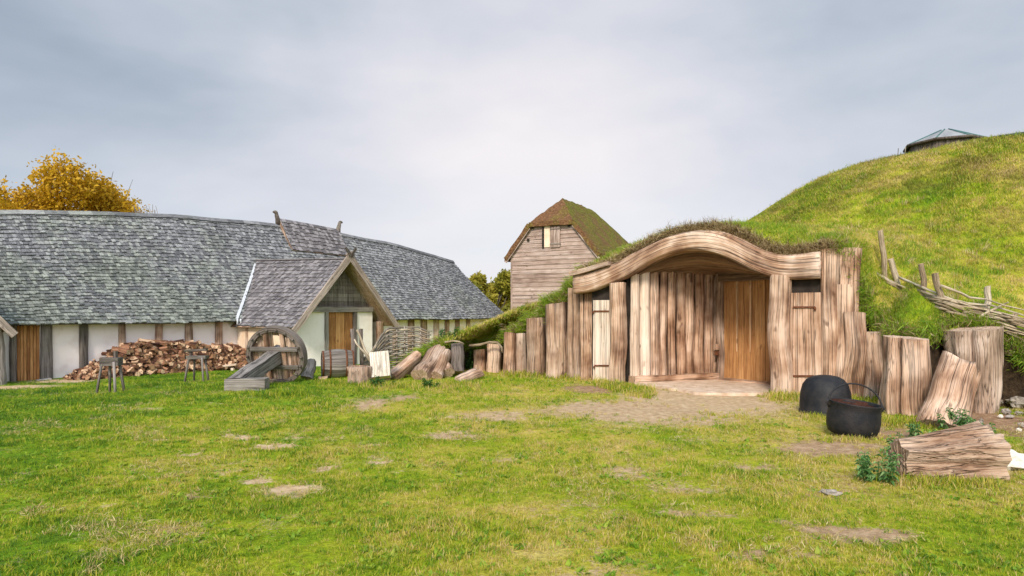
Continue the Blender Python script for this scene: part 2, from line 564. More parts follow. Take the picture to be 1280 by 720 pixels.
M['white_metal'] = flat_mat('white_lead', (0.55, 0.57, 0.60), (0.7, 0.72, 0.75), 9, 0.6)
M['membrane'] = flat_mat('green_membrane', (0.012, 0.035, 0.032), (0.03, 0.07, 0.06), 3, 0.7)
M['teal'] = flat_mat('teal_frame', (0.05, 0.12, 0.12), (0.09, 0.19, 0.18), 3, 0.6)
M['glass'] = flat_mat('lantern_glass', (0.22, 0.225, 0.23), (0.34, 0.345, 0.35), 4, 0.45, 0, .05, .002, spec=.5)
M['path'] = flat_mat('pale_trodden_path', (0.52, 0.37, 0.25), (0.76, 0.60, 0.46), 5, .95, 0, .5, .015)


def thatch_mat():
    m, t, p, o = new_mat('mossy_thatch')
    geo = NN(t, 'ShaderNodeNewGeometry')
    pos = geo.outputs['Position']
    a = noise_n(t, pos, 1.1, 6, 0.65)
    b = noise_n(t, pos, 9, 5, 0.7)
    moss = ramp_n(t, b, [(0.3, (0.05, 0.045, 0.012)), (0.5, (0.16, 0.15, 0.02)), (0.7, (0.32, 0.29, 0.04))])
    brown = ramp_n(t, b, [(0.3, (0.10, 0.045, 0.02)), (0.55, (0.22, 0.11, 0.05)), (0.7, (0.33, 0.19, 0.10))])
    r = attr(t, 'rnd')
    f = math_n(t, 'ADD', ramp_n(t, a, [(0.38, 0.0), (0.60, 1.0)]), 0.0)
    f = math_n(t, 'ADD', f, math_n(t, 'MULTIPLY', math_n(t, 'SUBTRACT', r.outputs['Fac'], 0.5), 1.5), clamp=True)
    c = mix_n(t, f, brown, moss)
    t.links.new(c, p.inputs['Base Color'])
    p.inputs['Roughness'].default_value = 1
    bump_to(t, p, math_n(t, 'ADD', b, a), 1.0, 0.15)
    return m


M['thatch'] = thatch_mat()


def leaf_mat(name, cols, trans=0.3, posnoise=0.0, bump=False):
    """cols: ramp of leaf colours chosen by a per-leaf random"""
    m, t, p, o = new_mat(name)
    r = attr(t, 'rnd')
    f = r.outputs['Fac']
    if posnoise:
        geo = NN(t, 'ShaderNodeNewGeometry')
        pn = noise_n(t, geo.outputs['Position'], posnoise, 4, 0.6)
        f = math_n(t, 'ADD', math_n(t, 'MULTIPLY', f, 0.5), math_n(t, 'MULTIPLY', math_n(t, 'SUBTRACT', pn, 0.25), 1.0))
    n = len(cols)
    c = ramp_n(t, f, [(i / (n - 1), cc) for i, cc in enumerate(cols)])
    t.links.new(c, p.inputs['Base Color'])
    p.inputs['Roughness'].default_value = 0.6
    tr = NN(t, 'ShaderNodeBsdfTranslucent')
    t.links.new(c, tr.inputs[0])
    mx = NN(t, 'ShaderNodeMixShader')
    mx.inputs[0].default_value = trans
    t.links.new(p.outputs[0], mx.inputs[1])
    t.links.new(tr.outputs[0], mx.inputs[2])
    t.links.new(mx.outputs[0], o.inputs[0])
    return m


M['leaf_gold'] = leaf_mat('leaves_gold', [(0.13, 0.11, 0.015), (0.42, 0.25, 0.014), (0.70, 0.42, 0.022), (0.80, 0.56, 0.07)], .35, .5)
M['leaf_olive'] = leaf_mat('leaves_olive', [(0.08, 0.09, 0.012), (0.20, 0.20, 0.025), (0.38, 0.32, 0.035), (0.52, 0.42, 0.06)], .3, .35)
M['leaf_green'] = leaf_mat('leaves_green', [(0.03, 0.08, 0.015), (0.06, 0.15, 0.03), (0.12, 0.24, 0.05)], .3)
M['leaf_nettle'] = leaf_mat('leaves_nettle', [(0.06, 0.15, 0.035), (0.12, 0.25, 0.07), (0.28, 0.42, 0.16)], .3)


# grass colours by place: lush green at far left, yellow-green on the lawn, olive up the mound
def grass_colour(t, fac_extra=None):
    geo = NN(t, 'ShaderNodeNewGeometry')
    pos = geo.outputs['Position']
    big = noise_n(t, pos, 0.35, 4, 0.55)
    med = noise_n(t, pos, 1.7, 4, 0.6)
    s3 = NN(t, 'ShaderNodeSeparateXYZ')
    t.links.new(pos, s3.inputs[0])
    # bias: + towards yellow
    lush = math_n(t, 'MULTIPLY', math_n(t, 'ADD', s3.outputs[0], 3.0), 0.022)
    lush = math_n(t, 'MINIMUM', math_n(t, 'MAXIMUM', lush, -0.10), 0.065)
    f = math_n(t, 'ADD', math_n(t, 'MULTIPLY', big, 0.55), math_n(t, 'MULTIPLY', med, 0.45))
    f = math_n(t, 'ADD', f, lush)
    # thin olive-brown sward higher up the mound
    up = ramp_n(t, math_n(t, 'MULTIPLY', s3.outputs[2], .1), [(.12, 0.0), (.5, 1.0)])
    hm = noise_n(t, mapping_n(t, pos, (.5, .5, 1.6)), 1.1, 5, .65)
    hmf = math_n(t, 'MULTIPLY', up, ramp_n(t, hm, [(.42, 0.0), (.62, .6)]))
    if fac_extra is not None:
        f = math_n(t, 'ADD', f, fac_extra)
    c = ramp_n(t, f, [(0.27, (0.055, 0.135, 0.010)), (0.41, (0.16, 0.285, 0.010)), (0.52, (0.33, 0.39, 0.016)), (0.62, (0.53, 0.44, 0.07)), (0.76, (0.62, 0.47, 0.22))])
    c = mix_n(t, hmf, c, (0.17, 0.135, 0.035))
    return c, pos, s3


def grass_blade_mat():
    m, t, p, o = new_mat('grass_blades')
    oi = NN(t, 'ShaderNodeObjectInfo')
    r = attr(t, 'rnd')
    ex = math_n(t, 'ADD', math_n(t, 'MULTIPLY', math_n(t, 'SUBTRACT', oi.outputs['Random'], 0.5), 0.26),
                math_n(t, 'MULTIPLY', math_n(t, 'SUBTRACT', r.outputs['Fac'], 0.5), 0.30))
    c, pos, s3 = grass_colour(t, ex)
    t.links.new(c, p.inputs['Base Color'])
    p.inputs['Roughness'].default_value = 0.55
    tr = NN(t, 'ShaderNodeBsdfTranslucent')
    t.links.new(c, tr.inputs[0])
    mx = NN(t, 'ShaderNodeMixShader')
    mx.inputs[0].default_value = 0.35
    t.links.new(p.outputs[0], mx.inputs[1])
    t.links.new(tr.outputs[0], mx.inputs[2])
    t.links.new(mx.outputs[0], o.inputs[0])
    return m


def ground_mat(name, mound=False):
    m, t, p, o = new_mat(name)
    c, pos, s3 = grass_colour(t)
    fine = noise_n(t, pos, 28, 5, 0.7)
    fm = ramp_n(t, fine, [(0.3, 0.5), (0.65, 1.15)])
    c = mix_n(t, 1.0, c, fm, 'MULTIPLY')
    dirt = attr(t, 'dirt')
    e = noise_n(t, pos, 5.5, 5, 0.65)
    e2 = noise_n(t, pos, 30, 3, 0.6)
    d = math_n(t, 'ADD', dirt.outputs['Fac'], math_n(t, 'MULTIPLY', math_n(t, 'SUBTRACT', e, 0.5), 0.9))
    d = math_n(t, 'ADD', d, math_n(t, 'MULTIPLY', math_n(t, 'SUBTRACT', e2, 0.5), 0.95))
    df = ramp_n(t, d, [(0.34, 0.0), (0.58, 1.0)])
    dn = noise_n(t, pos, 9, 5, 0.65)
    pale = attr(t, 'pale')
    dc1 = ramp_n(t, dn, [(0.3, (0.18, 0.10, 0.055)), (0.55, (0.37, 0.225, 0.13)), (0.75, (0.55, 0.38, 0.235))])
    dc2 = ramp_n(t, dn, [(0.3, (0.42, 0.28, 0.15)), (0.55, (0.62, 0.45, 0.27)), (0.75, (0.78, 0.62, 0.42))])
    dc = mix_n(t, pale.outputs['Fac'], dc1, dc2)
    c = mix_n(t, df, c, dc)
    t.links.new(c, p.inputs['Base Color'])
    p.inputs['Roughness'].default_value = 0.95
    p.inputs['Specular IOR Level'].default_value = 0.1
    bump_to(t, p, math_n(t, 'ADD', fine, math_n(t, 'MULTIPLY', e, 1.0)), 0.8, 0.04)
    return m


M['ground'] = ground_mat('lawn')
M['blade'] = grass_blade_mat()
M['blade_lush'] = leaf_mat('lush_grass', [(0.07, 0.17, 0.015), (0.16, 0.29, 0.02), (0.30, 0.40, 0.03), (0.48, 0.44, 0.09)], .3, .9)
M['straw_pale'] = leaf_mat('dry_straw', [(0.30, 0.22, 0.07), (0.46, 0.36, 0.14), (0.62, 0.52, 0.28)], .25)
M['straw'] = leaf_mat('dry_grass', [(0.10, 0.06, 0.02), (0.22, 0.14, 0.06), (0.38, 0.27, 0.13), (0.55, 0.44, 0.25)], .25)

# ------------------------------------------------------------------ the lie of the land
HA = Vector((-15.4, 20.5, 0))                    # near corner of the hall's long wall
HD = Vector((0.608, 0.794, 0)).normalized()      # along the wall
HN = Vector((HD.y, -HD.x, 0))                    # out of the wall, towards the lawn
EAVE_Z = 1.22


def base_z(x, y):
    m = (x - HA.x) * HN.x + (y - HA.y) * HN.y
    z = -0.5 * (1 - ss(1, 13, m))
    z += 0.035 * nz(x * 0.5, y * 0.5) + 0.02 * nz(x * 1.7 + 5, y * 1.7)
    if y > 60:
        z -= (y - 60) * 0.01
    return z


CM = Vector((19.0, 26.0, 0))                     # middle of the mound
PF = Vector((4.2, 14.3, 0))
PNx, PNy = -0.75, 0.66


def softplus(x, w):
    return w * math.log1p(math.exp(max(-40, min(40, x / w))))


def mound_f(x, y):
    r = math.hypot(x - CM.x, y - CM.y)
    cone = 7.0 - 0.66 * softplus(r - 7.0, 0.5)
    s = (x - PF.x) * PNx + (y - PF.y) * PNy
    pas = 3.55 - (0.50 if s > 0 else 0.62) * softplus(abs(s) - 2.1, 0.35)
    k = 0.35
    a, b = cone / k, pas / k
    mx = max(a, b)
    z = k * (mx + math.log(math.exp(a - mx) + math.exp(b - mx)))
    z += 0.10 * nz(x * 0.35, y * 0.35, 3) + 0.06 * nz(x * 1.3, y * 1.3, 9) + 0.03 * nz(x * 3.1, y * 3.1, 19)
    return z


def fac(px):
    """ground point of the entrance front below pixel column px"""
    m = (px - 640) / FPX
    k = (15.35 * m - 2.4) / (2.85 + 2.1 * m)
    return Vector((2.4 + 2.85 * k, 15.35 - 2.1 * k, 0))


FDIR = Vector((2.85, -2.1, 0)).normalized()      # along the front, to the right
FOUT = Vector((FDIR.y, -FDIR.x, 0))              # out of the front, to the camera
if FOUT.y > 0:
    FOUT = -FOUT


def fz(px, py, out=0.0):
    p = fac(px)
    return HC - (py - HOR) / FPX * p.y


ARCH_TOP = [(721, 344), (740, 342), (769, 331), (804, 312), (839, 295), (874, 288), (908, 289.5), (926, 297), (950, 310), (978, 320), (1004, 318), (1027, 314)]
ARCH_BOT = [(721, 368), (740, 366), (769, 354), (787, 347), (811, 329.5), (839, 317), (867, 312), (894, 315.5), (915, 324), (943, 340), (964, 347), (990, 350), (1027, 349)]


def smooth_tab(tab, w=22):
    xs = [tab[0][0] + (tab[-1][0] - tab[0][0]) * i / 80 for i in range(81)]
    out = []
    for x in xs:
        acc = 0; ws = 0
        for k in range(-6, 7):
            q = min(max(x + w * k / 6, tab[0][0]), tab[-1][0]); g_ = math.exp(-(k / 3.5) ** 2)
            acc += interp(tab, q) * g_; ws += g_
        out.append((x, acc / ws))
    return out


def interp(tab, x):
    for (a, ya), (b, yb) in zip(tab, tab[1:]):
        if x <= b:
            k = max(0, (x - a) / (b - a))
            return ya + (yb - ya) * k
    return tab[-1][1]


ARCH_TOP = smooth_tab(ARCH_TOP)
ARCH_BOT = smooth_tab(ARCH_BOT)
# front edge of the mound: (px, py of the turf edge, distance)
edge = []


def ep(px, py, Y):
    p = at(px, py, Y); edge.append((p.x, p.y, p.z))


edge.append((0.5, 27.5, -0.35))
edge.append((-2.6, 22.5, -0.1))
edge.append((-3.1, 19.4, 0.15))
ep(508, 455, 17.6)
ep(528, 440, 17.3)
ep(548, 430, 17.4)
ep(566, 424, 17.9)
ep(585, 428, 19.0)
ep(606, 431, 19.1)
ep(626, 425, 18.6)
ep(641, 411, 18.1)
ep(656, 408, 17.9)
ep(660, 396, 17.8)
ep(682, 392, 17.4)
ep(686, 374, 17.2)
ep(708, 370, 17.0)
ep(712, 356, 16.9)
ep(724, 350, 16.7)
i0 = len(edge)
for px in range(728, 1050, 8):
    p = fac(px) - FOUT * 0.06
    py = interp(ARCH_TOP, px) - 5
    if px > 1020:
        py = 306
    edge.append((p.x, p.y, HC - (py - HOR) / FPX * p.y))
i1 = len(edge) - 1
ep(1060, 316, 12.85)
ep(1072, 350, 12.85)
ep(1085, 388, 12.75)
ep(1110, 411, 12.45)
ep(1128, 413, 11.6)
ep(1160, 418, 11.3)
ep(1186, 402, 11.7)
ep(1225, 402, 11.55)
ep(1254, 416, 11.5)
ep(1280, 448, 11.3)
edge.append((9.7, 10.9, 0.55))
edge.append((11.2, 9.9, 0.1))
edge.append((12.6, 8.6, -0.12))
RO = 19.4
a0 = math.atan2(8.6 - CM.y, 12.6 - CM.x)
a1 = math.atan2(27.5 - CM.y, 0.5 - CM.x)
if a1 < a0:
    a1 += 2 * math.pi
for k in range(1, 30):
    a = a0 + (a1 - a0) * k / 30
    rr = RO if k < 27 else RO - (k - 26) * .15
    edge.append((CM.x + math.cos(a) * rr, CM.y + math.sin(a) * rr, -0.35))
# resample
pts = []
NE = len(edge)
for i in range(NE):
    A = Vector(edge[i]); B = Vector(edge[(i + 1) % NE])
    front = 1 <= i < i1 + 13
    n = max(1, int((B - A).length / (0.11 if front else 0.8)))
    for j in range(n):
        pts.append((A.lerp(B, j / n), i0 <= i < i1))
POLY = np.array([(p.x, p.y) for p, _ in pts])
NVR = 95
V = []; GI = []
for (p, isf) in pts:
    fb = mound_f(p.x, p.y)
    D = math.hypot(CM.x - p.x, CM.y - p.y)
    for j in range(NVR + 1):
        v = (j / NVR) ** 1.7
        x = p.x + (CM.x - p.x) * v; y = p.y + (CM.y - p.y) * v
        d = D * v
        z = mound_f(x, y) + (p.z - fb) * math.exp(-d / (0.75 if isf else (1.5 if p.x > 5 else (2.2 if p.x < 0.3 else 1.3))))
        if j == 0:
            z = p.z + 0.03 * nz(x * 6, y * 6)
        V.append((x, y, z))
NP = len(pts)
F = []
MI = []
for i in range(NP):
    a = i * (NVR + 1); b = ((i + 1) % NP) * (NVR + 1)
    for j in range(NVR):
        F.append((a + j, b + j, b + j + 1, a + j + 1))
        MI.append(0)
TOPF = len(F)
# the cut edge of the mound below the turf
sk0 = len(V)
for i, (p, isf) in enumerate(pts):
    out = Vector((p.x - CM.x, p.y - CM.y, 0)).normalized()
    z0 = V[i * (NVR + 1)][2]
    zb = z0 - 0.30 if isf else min(z0, 0) - 0.6
    for j in range(4):
        k = j / 3
        w = 0.02 * nz(p.x * 5, p.y * 5, k * 4) - (0.03 * math.sin(k * 3.14) if isf else -0.0)
        V.append((p.x + out.x * w, p.y + out.y * w, z0 + (zb - z0) * k))
for i in range(NP):
    a = sk0 + i * 4; b = sk0 + ((i + 1) % NP) * 4
    for j in range(3):
        F.append((a + j, a + j + 1, b + j + 1, b + j))
        MI.append(1)
gc0 = [v for v in V]
dirtm = []
for v in V:
    dirtm.append(0.10 + 0.22 * max(0, nz(v[0] * .6, v[1] * .6, 7)))
me = make_mesh('mound', V, F, [M['ground'], M['soil_dry']], gc0, [0.5] * len(V), MI, True, {'dirt': dirtm, 'pale': [0.2] * len(V)})
mound = bpy.data.objects.new('mound', me)
COL.objects.link(mound)
tag(mound, kind='structure')
MOUND_BVH = BVHTree.FromPolygons([Vector(v) for v in V], F)


def in_poly(x, y):
    """numpy point in mound outline"""
    x = np.asarray(x); y = np.asarray(y)
    c = np.zeros(x.shape, bool)
    n = len(POLY)
    for i in range(n):
        x1, y1 = POLY[i]; x2, y2 = POLY[(i + 1) % n]
        if y1 == y2:
            continue
        cond = ((y1 > y) != (y2 > y)) & (x < (x2 - x1) * (y - y1) / (y2 - y1) + x1)
        c ^= cond
    return c


def ground_at(px, py):
    """raymarch onto the lawn"""
    Y = 2.0
    while Y < 80:
        p = at(px, py, Y)
        if p.z <= base_z(p.x, p.y):
            return p
        Y += 0.02
    return p


# worn patches: px, py, rx, ry (pixels), strength, pale
PATCH = [(330, 597, 26, 5, 1, 1), (362, 613, 32, 8, 1, 1), (300, 545, 20, 3, .8, 1), (345, 558, 22, 4, .85, 1), (240, 569, 18, 4, .8, .8),
         (228, 620, 34, 6, .65, .6), (480, 578, 34, 4, .8, 1), (405, 586, 16, 4, .75, .9), (462, 505, 34, 9, .8, .6), (500, 498, 26, 6, .75, .5), (570, 545, 42, 8, .75, .7),
         (90, 588, 14, 3, .6, .9), (110, 637, 10, 3, .6, .9), (203, 541, 18, 3, .6, .9), (620, 520, 60, 8, .68, .7), (690, 515, 46, 7, .62, .6),
         (800, 512, 115, 15, 1.1, .75), (880, 500, 95, 17, 1.2, .9), (740, 486, 40, 6, .8, .1), (950, 585, 46, 6, .66, .6),
         (1040, 560, 90, 10, .85, .35), (1120, 545, 60, 18, .8, .1), (1070, 668, 48, 13, .95, .45), (1000, 652, 40, 9, .55, .3), (870, 643, 30, 6, .7, .6),
         (790, 590, 46, 9, .66, .6), (850, 606, 56, 10, .58, .6), (1170, 575, 90, 26, .75, .1), (1260, 530, 60, 55, 1.0, .05), (1060, 600, 40, 10, .5, .1), (1050, 615, 25, 6, .7, .3),
         (1000, 695, 34, 7, .6, .7), (930, 690, 46, 11, .68, .5), (880, 548, 50, 6, .45, .5), (640, 573, 36, 6, .6, .7), (20, 484, 60, 3, .9, 1), (85, 476, 60, 3, .8, 1)]
PG = []
for (px, py, rx, ry, st, pl) in PATCH:
    c = ground_at(px, py)
    a = ground_at(px, py - ry); b = ground_at(px, py + ry)
    PG.append((c.x, c.y, rx * c.y / FPX, max(0.06, (a.y - b.y) / 2), st, pl))


WARP = np.array([[rng.uniform(1.5, 9), rng.uniform(1.5, 9), rng.uniform(0, 6), rng.uniform(-1, 1)] for _ in range(10)])


def dirt_np(X, Y):
    wx_ = sum(.055 * np.sin(X * a + Y * b * w + c) for a, b, c, w in WARP[:5])
    wy_ = sum(.055 * np.sin(Y * a + X * b * w + c) for a, b, c, w in WARP[5:])
    X, Y = X + wx_, Y + wy_
    d = np.zeros(X.shape); pl = np.zeros(X.shape) + 0.4
    for (cx, cy, rx, ry, st, p) in PG:
        q = ((X - cx) / rx) ** 2 + ((Y - cy) / ry) ** 2
        w = st * np.exp(-q * 0.8)
        pl = np.where(w > d, p, pl)
        d = np.maximum(d, w)
    return d, pl


def axis_coords(lo, hi, f0, f1, fine, far):
    xs = list(np.arange(f0, f1, fine))
    s = fine; x = f1
    while x < hi:
        xs.append(x); s *= 1.12; x += s
    xs.append(hi)
    s = fine; x = f0
    left = []
    while x > lo:
        s *= 1.12; x -= s; left.append(max(x, lo))
    return np.array(sorted(set(left + xs)))


gx = axis_coords(-500, 500, -9, 10, 0.09, 1)
gy = axis_coords(-200, 900, 3.2, 17, 0.09, 1)
GX, GY = np.meshgrid(gx, gy)
D_, PL_ = dirt_np(GX, GY)
nx, ny = len(gx), len(gy)
ZZ = np.zeros(GX.shape)
for j in range(ny):
    for i in range(nx):
        ZZ[j, i] = base_z(GX[j, i], GY[j, i]) - 0.02 * min(1, D_[j, i])
V = np.stack([GX.ravel(), GY.ravel(), ZZ.ravel()], 1)
idx = np.arange(nx * ny).reshape(ny, nx)
F = np.stack([idx[:-1, :-1].ravel(), idx[:-1, 1:].ravel(), idx[1:, 1:].ravel(), idx[1:, :-1].ravel()], 1).tolist()
worn = np.array([0.13 + 0.42 * nz(x * .9, y * .9, 4) + 0.28 * nz(x * 2.6, y * 2.6, 14) for x, y in zip(GX.ravel(), GY.ravel())])
DD = np.maximum(D_.ravel(), worn)
me = make_mesh('ground', V, F, [M['ground']], None, None, None, True, {'dirt': DD, 'pale': PL_.ravel()})
ground = bpy.data.objects.new('ground', me)
COL.objects.link(ground)
tag(ground, kind='structure')


def land(px, py):
    """the point of lawn or mound seen at a pixel"""
    o = Vector((0, 0, HC))
    d = (at(px, py, 10) - o).normalized()
    h = MOUND_BVH.ray_cast(o, d, 200)[0]
    g = ground_at(px, py)
    if h is not None and h.y < g.y:
        return h
    return g


def top_z(x, y):
    h = MOUND_BVH.ray_cast(Vector((x, y, 30)), Vector((0, 0, -1)), 60)[0]
    b = base_z(x, y)
    return max(b, h.z) if h is not None else b


# trodden floor of the entrance
mb = MB()
fl = [fac(800) + FOUT * .25, fac(850) + FOUT * .55, fac(905) + FOUT * .95, fac(950) + FOUT * .35, fac(968) - FOUT * .1, Vector((6.0, 14.2, 0)),
      Vector((4.95, 16.3, 0)), Vector((3.6, 15.95, 0)), Vector((2.75, 15.35, 0))]
fin = []
for i in range(len(fl)):
    A = fl[i]; B = fl[(i + 1) % len(fl)]
    for j in range(6):
        p = A.lerp(B, j / 6)
        if i < 4:
            p += FOUT * 0.12 * nz(p.x * 4, p.y * 4)
        p.z = 0.035
        fin.append(p)
mb.poly(fin, 0.09, (0, 0, 1))
o = mb.build('path', [M['path']])
tag(o, kind='structure')


# ------------------------------------------------------------------ hall
def H(t, s, z):
    return HA + HD * t + HN * s + Vector((0, 0, z))


def hall_t(px, s=0.0):
    m = (px - 640) / FPX
    ax_ = HA.x + HN.x * s; ay_ = HA.y + HN.y * s
    return (m * ay_ - ax_) / (HD.x - m * HD.y)


def shingle_rows(mb, S, nrows, wid, u_rng, lift=0.05, over=1.35, th=0.045, mi=0, wob=0.03, eps=1e-3):
    """cover surface S(u,v) (v=0 eave, v=1 ridge; u in metres) with separate shingles"""
    for j in range(nrows):
        v0 = j / nrows; v1 = min(1.0, (j + over) / nrows)
        ua, ub = u_rng(v0)
        u = ua - rng.random() * wid
        while u < ub:
            w = wid * rng.uniform(0.65, 1.35)
            dv = rng.uniform(-wob, wob) / nrows * 6
            a0_ = max(u, ua); a1_ = min(u + w - 0.008, ub)
            u += w
            if a1_ - a0_ < 0.02:
                continue
            vv = max(0 if j else -0.02, v0 + dv)
            p00 = S(a0_, vv); p10 = S(a1_, vv); p11 = S(a1_, v1); p01 = S(a0_, v1)
            n = (p10 - p00).cross(p01 - p00).normalized()
            if n.z < 0:
                n = -n
            lf = lift * rng.uniform(0.7, 1.35)
            q = [p00 + n * lf, p10 + n * (lf * rng.uniform(.7, 1.3)), p11 + n * 0.003, p01 + n * 0.003,
                 p00 + n * (lf - th), p10 + n * (lf - th)]
            off = Vector((rng.random() * 50, rng.random() * 50, rng.random() * 50))
            L = (p01 - p00).length
            G = [off, off + Vector((a1_ - a0_, 0, 0)), off + Vector((a1_ - a0_, 0, L)), off + Vector((0, 0, L)), off + Vector((0, .02, 0)), off + Vector((.1, .02, 0))]
            mb.add(q, [(0, 1, 2, 3), (4, 5, 1, 0), (4, 0, 3), (1, 5, 2)], G, rng.random(), mi)


def sheet(mb, S, us, vs_, off=0.0, mi=0):
    V = []; G = []
    for v in vs_:
        for u in us:
            p = S(u, v)
            V.append(p + Vector((0, 0, off))); G.append(Vector((u, v, 0)))
    n = len(us)
    F = []
    for j in range(len(vs_) - 1):
        for i in range(n - 1):
            a = j * n + i
            F.append((a, a + 1, a + n + 1, a + n))
    mb.add(V, F, G, .5, mi, True)


T0, T1 = -7.0, 24.0
HIP = 0.6
S_R = -3.5


def zr(t):
    return 5.62 - 0.0056 * (min(t, T1) - 11.5) ** 2 - 0.12 * ss(18, 24.3, t)


def hall_S(t, v):
    s = 0.45 + (S_R - 0.45) * v
    ze = EAVE_Z + 0.02 * nz(t * .4, 3)
    z = ze + (zr(t) - ze) * v - 0.16 * math.sin(math.pi * v) + 0.05 * nz(t * .5, v * 3, 2)
    return H(t, s, z)


def hall_back(t, v):
    s = (2 * S_R - 0.45) + (S_R - (2 * S_R - 0.45)) * v
    return H(t, s, EAVE_Z + (zr(t) - EAVE_Z) * v - 0.16 * math.sin(math.pi * v))


hall = empty('timber_hall', H(9, 0, base_z(*H(9, 0, 0).xy)), 'long low timber hall with white wall panels, a grey shingle roof and a gabled porch', 'hall')
mb = MB()
shingle_rows(mb, hall_S, 32, 0.125, lambda v: (T0, T1 + HIP * (1 - v)))
sheet(mb, hall_S, [T0 + i * .5 for i in range(int((T1 - T0) / .5) + 1)], [i / 8 for i in range(9)], -0.02, 1)
sheet(mb, hall_back, [T0 + i * .5 for i in range(int((T1 - T0) / .5) + 1)], [i / 8 for i in range(9)], -0.02, 1)


def hip_front(u, v):
    return hall_S(T1 + u * HIP * (1 - v), v)


sheet(mb, hip_front, [0, .5, 1], [i / 8 for i in range(9)], -0.02, 1)
sheet(mb, lambda u, v: hall_back(T1 + u * HIP * (1 - v), v), [0, .5, 1], [i / 8 for i in range(9)], -0.02, 1)


def hip_end(u, v):
    a = hall_S(T1 + HIP * (1 - v), v); b = hall_back(T1 + HIP * (1 - v), v)
    return a.lerp(b, u)


sheet(mb, hip_end, [0, .25, .5, .75, 1], [i / 8 for i in range(9)], -0.0, 1)
# ridge boards and far-left gable
for i in range(40):
    ta = T0 + (T1 - T0) * i / 40; tb = T0 + (T1 - T0) * (i + 1) / 40
    mb.beam(hall_S(ta, 1.0) + HN * .07 + Vector((0, 0, .02)), hall_S(tb, 1.0) + HN * .07 + Vector((0, 0, .02)), HN + Vector((0, 0, -1.1)), .2, .035)
mb.build('roof', [M['shingle'], M['dark']], hall)
gz = base_z(*H(5, 0, 0).xy)
mb = MB()
mb.beam(H(T0 + .3, -0.12, .34), H(24.1, -0.12, .34), (0, 0, 1), 1.9, .16, seg=1)
mb.build('wall', [M['plaster']], hall)
mb = MB()
mb.beam(H(T0 + .3, 2 * S_R + .12, .34), H(24.1, 2 * S_R + .12, .34), (0, 0, 1), 1.9, .16)
mb.beam(H(24.15, -.05, .34), H(24.15, 2 * S_R + .1, .34), (0, 0, 1), 1.9, .16)
mb.poly([H(T0 + .3, 0, gz), H(T0 + .3, -.2, 1.3), H(T0 + .3, S_R, zr(T0) - .15), H(T0 + .3, 2 * S_R, 1.3), H(T0 + .3, 2 * S_R, gz)], .1, -HD)
mb.build('back_wall', [M['plaster_cream']], hall)


def hall_post(px0, px1, mat, s=0.0, dep=.2, top=1.3, lean=0.0):
    ta, tb = hall_t(px0, .05), hall_t(px1, .05)
    mb = MB()
    w = (tb - ta)
    c = (ta + tb) / 2
    mb.log(H(c, s, gz - .15), H(c + lean, s, top), w / 2, w / 2 * .92, seg=10, rings=8, irr=.08, flute=.05, bend=.02, fx=HD, sq=(1, dep / w if w else 1), ex=.6)
    return mb.build('post', [M[mat], M[mat]], hall)


for a, b, mt in ((51, 67, 'silver'), (100, 111, 'silver'), (149, 158, 'oak_dark'), (195, 204, 'oak_dark'), (232, 241, 'oak_dark'), (270, 279, 'oak_dark'),
                 (303, 308, 'oak_dark'), (13, 21, 'grey_dark'), (492, 497, 'oak_dark'), (511, 518, 'oak_dark'), (527, 534, 'oak_dark'),
                 (543, 549, 'oak_dark'), (557, 562, 'oak_dark'), (570, 575, 'oak_dark'), (584, 588, 'oak_dark')):
    hall_post(a, b, mt, dep=.22)
# wall plate under the eaves
mb = MB()
mb.beam(H(T0 + .4, .0, 1.27), H(24.1, .0, 1.27), HN, .2, .12, seg=30, jit=.02)
mb.build('wall_plate', [M['oak_dark']], hall)
# plank door at the near end of the wall
mb = MB()
ta, tb = hall_t(21.5, .05), hall_t(50, .05)
n = 7
for i in range(n):
    c = ta + (tb - ta) * (i + .5) / n
    mb.beam(H(c, .02, gz - .02), H(c, .02, 1.24), HD, (tb - ta) / n - .012, .05, seg=4, jit=.006)
dr = mb.build('door', [M['door']], hall)
mb = MB()
mb.beam(H(ta - .1, .1, gz - .1), H(tb + .25, .1, gz + .0), HN, .35, .1, seg=5, jit=.03)
mb.build('doorstep', [M['chalk']], hall)

# the gabled porch
PS = 4.2
PT = 9.8
PHW = 2.25


def pridge(s):
    return 3.60 + 0.035 * (PS - s)


def porch_S(side, hw=PHW, pt=PT, ps=PS, rid=pridge, ez=1.05):
    def S(u, v):            # u = distance back from the gable, v from the eave to the ridge
        s = ps - u
        z = ez + (rid(s) - ez) * v - .05 * math.sin(math.pi * v)
        return H(pt + side * (hw + .1) * (1 - v), s, z)
    return S


